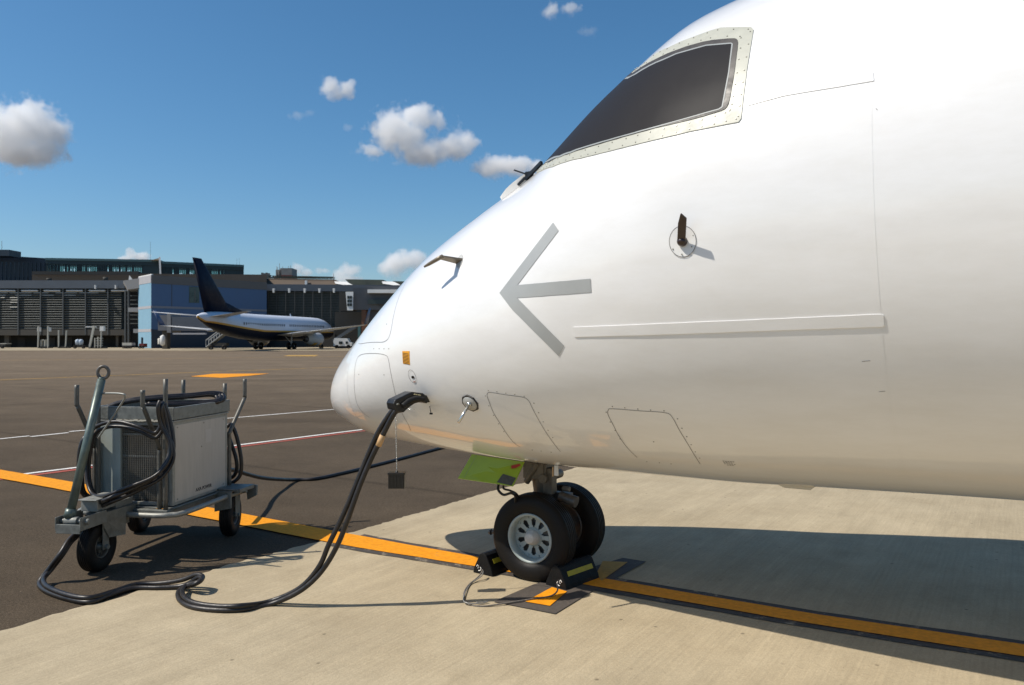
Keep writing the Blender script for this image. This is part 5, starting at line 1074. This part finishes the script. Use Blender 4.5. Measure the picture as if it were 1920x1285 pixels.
# second jet bridge behind the jet tail
j2 = thing('jet_bridge', 'pale grey jet bridge on a thick leg in front of the blue building', 'jet bridge', (xat(320, 126), 126, 0)); J = 127
B(lambda g: slab(g, 322, 420, 594, 620, J, 3.5, J+3), 'tunnel', mat('pale_bridge_grey', (.18, .18, .185), .55, var=.1, vscale=.8), j2); B(lambda g: slab(g, 296, 322, 591, 620, J+.3, 3.5), 'bellows', mat('bellows_grey', (.12, .125, .14), .8), j2)
B(lambda g: slab(g, 313, 320, 588, 624, J-.2, 3.9), 'end_frame', mat('pale_bridge_grey', (.23, .23, .25), .55), j2); B(lambda g: slab(g, 324, 385, 624.5, 627.5, J-.3, .6), 'under_rail', bandw, j2)
B(lambda g: slab(g, 304, 313.5, 620, None, J+1, 1.2), 'leg', tconc, j2); B(lambda g: g.lathe([(0, .0), (.3, .4), (1.6, .4), (1.9, 0)], (xat(305, J), J, zat(638, J)-1), (0, 0, 1), 12), 'white_pod', wht, j2)
B(lambda g: g.lathe([(0, .3), (.9, .3), (1.0, 0)], (xat(299.5, J), J, .8), (0, 0, 1), 12), 'hose_drum', mat('cream_drum', (.5, .47, .4), .6), j2)
# mobile stairs
ms = thing('mobile_stairs', 'pale steel boarding stairs standing under the tail of the far jet', 'boarding stairs', (xat(400, 118), 118, 0)); Q = 118
def stairs(g):
    for dy in (0, 1.2):
        for dz in (0, 1.0): g.bar((xat(386, Q), Q+dy, .45+dz), (xat(421, Q), Q+dy, 2.6+dz), .09, .12)
        for i in range(8): x = xat(386, Q)+(xat(421, Q)-xat(386, Q))*i/7; g.bar((x, Q+dy, .45+2.15*i/7), (x, Q+dy, 1.45+2.15*i/7), .05, .05)
B(stairs, 'handrail', mat('pale_steel', (.42, .42, .40), .5), ms); B(lambda g: g.bar((xat(386, Q), Q+.6, .3), (xat(421, Q), Q+.6, 2.45), 1.1, .15), 'flight', louv, ms)
B(lambda g: g.box((xat(408, Q), Q+.6, .8), (2.6, 1.1, .5)), 'undercarriage', tdark, ms)
for x in (-1, 1): B(lambda g: g.lathe([(-.1, .15), (-.1, .38), (.1, .38), (.1, .15)], (xat(408, Q)+x*1.0, Q, .38), (0, 1, 0), 16, closed=True), 'wheel', tyre_m, ms)
# van
vn = thing('parked_van', 'small white van parked beyond the nose of the far jet', 'van', (xat(642, 133), 133, 0)); V_ = Vector((xat(642, 133), 133, 0)); lw = 3.2
B(lambda g: g.extr([V_+Vector(p) for p in ((-1.5, 0, .45), (1.55, 0, .45), (1.6, 0, 1.0), (1.15, 0, 1.15), (.85, 0, 1.75), (-1.35, 0, 1.8), (-1.55, 0, 1.3))], (0, 1.7, 0)), 'body', wht, vn)
B(lambda g: slab(g, 635.5, 642, 640.5, 645.5, 132.9, .1), 'window', tglass, vn); B(lambda g: slab(g, 648, 652, 640.5, 645, 132.9, .1), 'window', tglass, vn)
for x in (-.95, 1.0): B(lambda g: g.lathe([(-.1, .12), (-.1, .33), (.1, .33), (.1, .12)], V_+Vector((x, .1, .33)), (0, 1, 0), 16, closed=True), 'wheel', tyre_m, vn)
B(lambda g: g.box(V_+Vector((0, .85, .35)), (2.9, 1.5, .25)), 'underbody', tdark, vn)
# service gear along the left wing
G_ = 134.
cream2 = mat('cream_equipment_paint', (.46, .44, .38), .6, var=.15, vscale=1.5)
def boxm(g, u0, u1, v0, v1, Y=G_, d=.6): slab(g, u0, u1, v0, v1, Y, d)
def stand(label, parts, extra=None):
    us = [p[0] for p in parts]; t = thing('service_stand', label, 'service equipment', (xat(sum(us)/len(us), G_), G_, 0), 0, 'airport service stands along the louvred wing')
    for (u, v0, v1, w_, lean) in parts:
        B(lambda g: g.bar((xat(u+lean, G_), G_, zat(v0, G_)), (xat(u, G_), G_, zat(v1, G_)), .28, w_*G_/FPX), 'mast', cream2, t)
    if extra: extra(t)
    return t
def ex1(t):
    for u in (71.5, 90.5): B(lambda g: boxm(g, u-1.7, u+1.8, 614, 622), 'work_lamp', wht, t)
    B(lambda g: (boxm(g, 76, 84, 637, 638.5), boxm(g, 76, 77.2, 637, None), boxm(g, 82.5, 83.8, 637, None)) and None, 'frame', cream2, t); B(lambda g: boxm(g, 70, 92, 650, 653, G_, 1.2), 'base', tdark, t)
stand('tall two-masted service stand, leftmost along the louvred wing', [(71.5, 612, 652, 1.6, .8), (90, 612, 652, 1.6, 0)], ex1)
def ex2(t): B(lambda g: boxm(g, 108, 126, 649, 653, G_, 1.2), 'base', tdark, t)
stand('thin two-masted service stand, second from the left along the louvred wing', [(110, 619, 651, 1.3, 0), (123, 620, 651, 1.3, 1.6)], ex2)
def ex3(t):
    B(lambda g: boxm(g, 160, 178, 612.3, 614), 'jib', wht, t); B(lambda g: boxm(g, 187, 194, 612, 621), 'bucket', wht, t)
    for i in range(4): B(lambda g: boxm(g, 177, 190, 634+i*4.5, 635.2+i*4.5), 'rung', cream2, t)
    B(lambda g: boxm(g, 166, 194, 650.5, 653.5, G_, 1.4), 'base', tdark, t)
stand('white slanting loader boom with ladder, right of the small tank cart', [(168, 612, 652, 3.2, 8), (178, 634, 652, 1.2, 0), (189, 620, 652, 1.4, 1.0), (184, 632, 652, 1.2, 0)], ex3)
tk = thing('tank_cart', 'low dark cart with two pale blue tanks in front of the louvred wing', 'service cart', (xat(149, 133), 133, 0))
B(lambda g: boxm(g, 138, 160, 648.5, 651.8, 133, 1.4), 'bed', tdark, tk)
for u in (145.5, 152): B(lambda g: g.lathe([(0, .0), (.02, .33), (.75, .38), (.95, .2), (1, 0)], (xat(u, 133.4), 133.4, .62), (0, 0, 1), 14), 'tank', mat('pale_blue_tank', (.40, .47, .55), .45), tk)
for u in (141, 157): B(lambda g: g.lathe([(-.08, .1), (-.08, .26), (.08, .26), (.08, .1)], (xat(u, 133), 132.95, .26), (0, 1, 0), 12, closed=True), 'wheel', tyre_m, tk)
bc = thing('baggage_cart', 'cream baggage cart parked at the foot of the link building', 'baggage cart', (xat(238, 134), 134, 0))
B(lambda g: boxm(g, 229, 247, 643, 648, 134, 1.3), 'box', cream2, bc); B(lambda g: boxm(g, 229, 248, 648, 650, 134, 1.3), 'bed', tdark, bc)
for u in (232, 236.5, 240, 245): B(lambda g: g.lathe([(-.08, .1), (-.08, .22), (.08, .22), (.08, .1)], (xat(u, 134), 133.95, .22), (0, 1, 0), 12, closed=True), 'wheel', tyre_m, bc)
rt_ = thing('red_tractor', 'small dark red tow tractor beside the sunlit blue end wall', 'tow tractor', (xat(264.5, 134), 134, 0))
B(lambda g: boxm(g, 260.5, 270, 644.5, 651.5, 134, 1.2), 'body', mat('tractor_red', (.16, .02, .018), .5), rt_); B(lambda g: boxm(g, 264.5, 267, 633, 645, 134.3, .3), 'mast', tnavy, rt_)
for u in (262.5, 268): B(lambda g: g.lathe([(-.08, .1), (-.08, .26), (.08, .26), (.08, .1)], (xat(u, 134), 133.9, .26), (0, 1, 0), 12, closed=True), 'wheel', tyre_m, rt_)
cv = thing('covered_cart', 'dark low cart with a white lid at the far left edge', 'service cart', (xat(2, 133), 133, 0))
B(lambda g: boxm(g, -14, 10, 645.5, 651, 133, 1.4), 'body', tdark, cv); B(lambda g: boxm(g, -14, 11, 644, 645.4, 133, 1.5), 'lid', cream2, cv)
for u in (-9, 5): B(lambda g: g.lathe([(-.08, .1), (-.08, .26), (.08, .26), (.08, .1)], (xat(u, 133), 132.95, .26), (0, 1, 0), 12, closed=True), 'wheel', tyre_m, cv)

# ------------------------------------------------------------------ clouds: real volumes high and far away
def cloud_mat(name, blobs, dens_, nscale, namp, thr, seed):
    m = bpy.data.materials.new(name); m.use_nodes = True; t = m.node_tree; N = t.nodes; L = t.links; N.clear()
    out = N.new('ShaderNodeOutputMaterial'); pv = N.new('ShaderNodeVolumePrincipled'); L.new(pv.outputs[0], out.inputs['Volume'])
    pv.inputs['Color'].default_value = (.995, .995, .995, 1); pv.inputs['Anisotropy'].default_value = .0
    tc = N.new('ShaderNodeTexCoord'); acc = None
    nw = N.new('ShaderNodeTexNoise'); nw.inputs['Scale'].default_value = nscale*.45; nw.inputs['Detail'].default_value = 2; L.new(tc.outputs['Object'], nw.inputs['Vector'])
    sub = N.new('ShaderNodeVectorMath'); sub.operation = 'SUBTRACT'; L.new(nw.outputs['Color'], sub.inputs[0]); sub.inputs[1].default_value = (.5, .5, .5)
    scl = N.new('ShaderNodeVectorMath'); scl.operation = 'SCALE'; scl.inputs['Scale'].default_value = .40/nscale*2.6; L.new(sub.outputs[0], scl.inputs[0])
    ad = N.new('ShaderNodeVectorMath'); ad.operation = 'ADD'; L.new(tc.outputs['Object'], ad.inputs[0]); L.new(scl.outputs[0], ad.inputs[1])
    for (x, z, rx, rz) in blobs:
        mp = N.new('ShaderNodeMapping'); mp.vector_type = 'POINT'; mp.inputs['Location'].default_value = (-x/rx, 0, -z/rz); mp.inputs['Scale'].default_value = (1/rx, 1/((rx+rz)*.5), 1/rz)
        L.new(ad.outputs[0], mp.inputs[0]); ln_ = N.new('ShaderNodeVectorMath'); ln_.operation = 'LENGTH'; L.new(mp.outputs[0], ln_.inputs[0])
        r = N.new('ShaderNodeMapRange'); r.inputs[1].default_value = 0; r.inputs[2].default_value = 1.25; r.inputs[3].default_value = 1; r.inputs[4].default_value = 0; L.new(ln_.outputs['Value'], r.inputs[0])
        if acc is None: acc = r.outputs[0]
        else:
            mx = N.new('ShaderNodeMath'); mx.operation = 'SMOOTH_MAX'; mx.inputs[2].default_value = .18; L.new(acc, mx.inputs[0]); L.new(r.outputs[0], mx.inputs[1]); acc = mx.outputs[0]
    n = N.new('ShaderNodeTexNoise'); n.inputs['Scale'].default_value = nscale; n.inputs['Detail'].default_value = 10; n.inputs['Roughness'].default_value = .70
    of = N.new('ShaderNodeVectorMath'); of.operation = 'ADD'; of.inputs[1].default_value = (seed*3.1, seed*1.7, seed); L.new(tc.outputs['Object'], of.inputs[0]); L.new(of.outputs[0], n.inputs['Vector'])
    a = N.new('ShaderNodeMath'); a.operation = 'MULTIPLY_ADD'; a.inputs[1].default_value = namp; L.new(n.outputs[0], a.inputs[0]); L.new(acc, a.inputs[2])
    r = N.new('ShaderNodeMapRange'); r.inputs[1].default_value = thr+namp*.5; r.inputs[2].default_value = thr+namp*.5+.33; r.inputs[3].default_value = 0; r.inputs[4].default_value = dens_; L.new(a.outputs[0], r.inputs[0])
    L.new(r.outputs[0], pv.inputs['Density'])
    return m
def cloud(label, u, v, blobs, D=2600., dens_=.034, nscale=.044, namp=1.7, thr=.27, seed=1):
    """blobs in photo pixels round (u, v): x, z, rx, rz"""
    k = D/FPX; xs = [b[0]-b[2] for b in blobs]+[b[0]+b[2] for b in blobs]; zs = [b[1]-b[3] for b in blobs]+[b[1]+b[3] for b in blobs]
    dy = max((b[2]+b[3])*.55 for b in blobs)*1.15; g = MB(); pad = 1.22
    # closed shell round the blobs
    for b in blobs:
        g2 = bmesh.new(); bmesh.ops.create_icosphere(g2, subdivisions=2, radius=1)
        bmesh.ops.scale(g2, vec=(b[2]*1.35, (b[2]+b[3])*.5*1.35, b[3]*1.35), verts=g2.verts); bmesh.ops.translate(g2, vec=(b[0], 0, b[1]), verts=g2.verts)
        for q in g2.verts: g.bm.verts.new(q.co)
        g2.free()
    hullr = bmesh.ops.convex_hull(g.bm, input=g.bm.verts)
    bmesh.ops.delete(g.bm, geom=[q for q in g.bm.verts if not q.link_faces], context='VERTS')
    o = g.build('cloud', cloud_mat('cloud_vapour_%d' % seed, blobs, dens_, nscale, namp, thr, seed))
    o.location = at(u, v, D); o.scale = (k, k, k); tag(o, label, 'cloud', 'white clouds in the blue sky'); return o
cloud('largest puffy cloud, cut by the left edge of the photo', 52, 255, [(-45, 0, 60, 62), (5, 20, 58, 52), (45, 6, 38, 40), (30, -28, 45, 30), (-10, -30, 60, 34), (78, -42, 9, 10)], seed=1)
cloud('hook-shaped white cloud in the middle of the sky', 790, 255, [(-54, 10, 46, 40), (-8, 34, 46, 28), (28, 30, 22, 22), (-22, -6, 40, 38), (6, -32, 48, 28), (36, -27, 34, 25), (64, -22, 40, 27), (88, -12, 20, 26), (-92, -26, 26, 12)], seed=2)
cloud('small ragged cloud high above the hook-shaped cloud', 632, 165, [(-14, 4, 24, 22), (20, -2, 20, 22), (2, -10, 26, 14), (24, 12, 10, 10)], nscale=.05, thr=.34, seed=3, dens_=.035)
cloud('flat grey-white cloud touching the cockpit window edge', 948, 313, [(-25, 0, 42, 22), (18, 2, 46, 22), (55, -2, 30, 14)], seed=4)
cloud('wispy cloud near the top edge of the photo', 1052, 18, [(-18, -2, 24, 20), (18, 2, 28, 16)], nscale=.06, thr=.42, seed=5, dens_=.02)
cloud('faint wisp just below the topmost cloud', 1103, 60, [(0, 0, 26, 14)], nscale=.07, thr=.42, seed=6, dens_=.005)
cloud('cloud rising behind the nose of the white airliner', 757, 492, [(-14, -4, 32, 24), (14, 8, 34, 24), (30, 0, 26, 20), (-30, -8, 20, 16)], D=6000, dens_=.014, seed=7)
cloud('small cloud above the brown roof and white aprons', 655, 510, [(0, 2, 24, 17), (-14, -8, 24, 12), (-4, -14, 34, 10)], D=6000, dens_=.012, nscale=.05, seed=8)
cloud('low bright cloud behind the rooftop gallery', 254, 481, [(-10, 4, 12, 14), (10, -2, 22, 12), (-20, -6, 18, 7)], D=6000, dens_=.02, nscale=.07, seed=9)
cloud('tiny cloud just left of the hook-shaped cloud', 652, 240, [(0, 0, 18, 10)], nscale=.07, thr=.42, seed=10, dens_=.008)
cloud('pale wisp trailing below the hook-shaped cloud', 690, 288, [(-14, 4, 26, 9), (12, -6, 22, 12), (56, -18, 20, 7)], nscale=.08, thr=.40, seed=14, dens_=.006)
cloud('faint thin cloud left of the tiny cloud', 562, 218, [(-4, 0, 26, 12), (20, 6, 18, 10)], nscale=.07, thr=.42, seed=11, dens_=.006)
cloud('low cloud right of the rooftop tower', 558, 508, [(0, 4, 16, 14), (14, -4, 20, 9)], D=6000, dens_=.012, nscale=.06, seed=12)
cloud('thin low cloud above the right terminal wing', 603, 509, [(0, 0, 18, 7)], D=6000, dens_=.008, nscale=.07, seed=13)
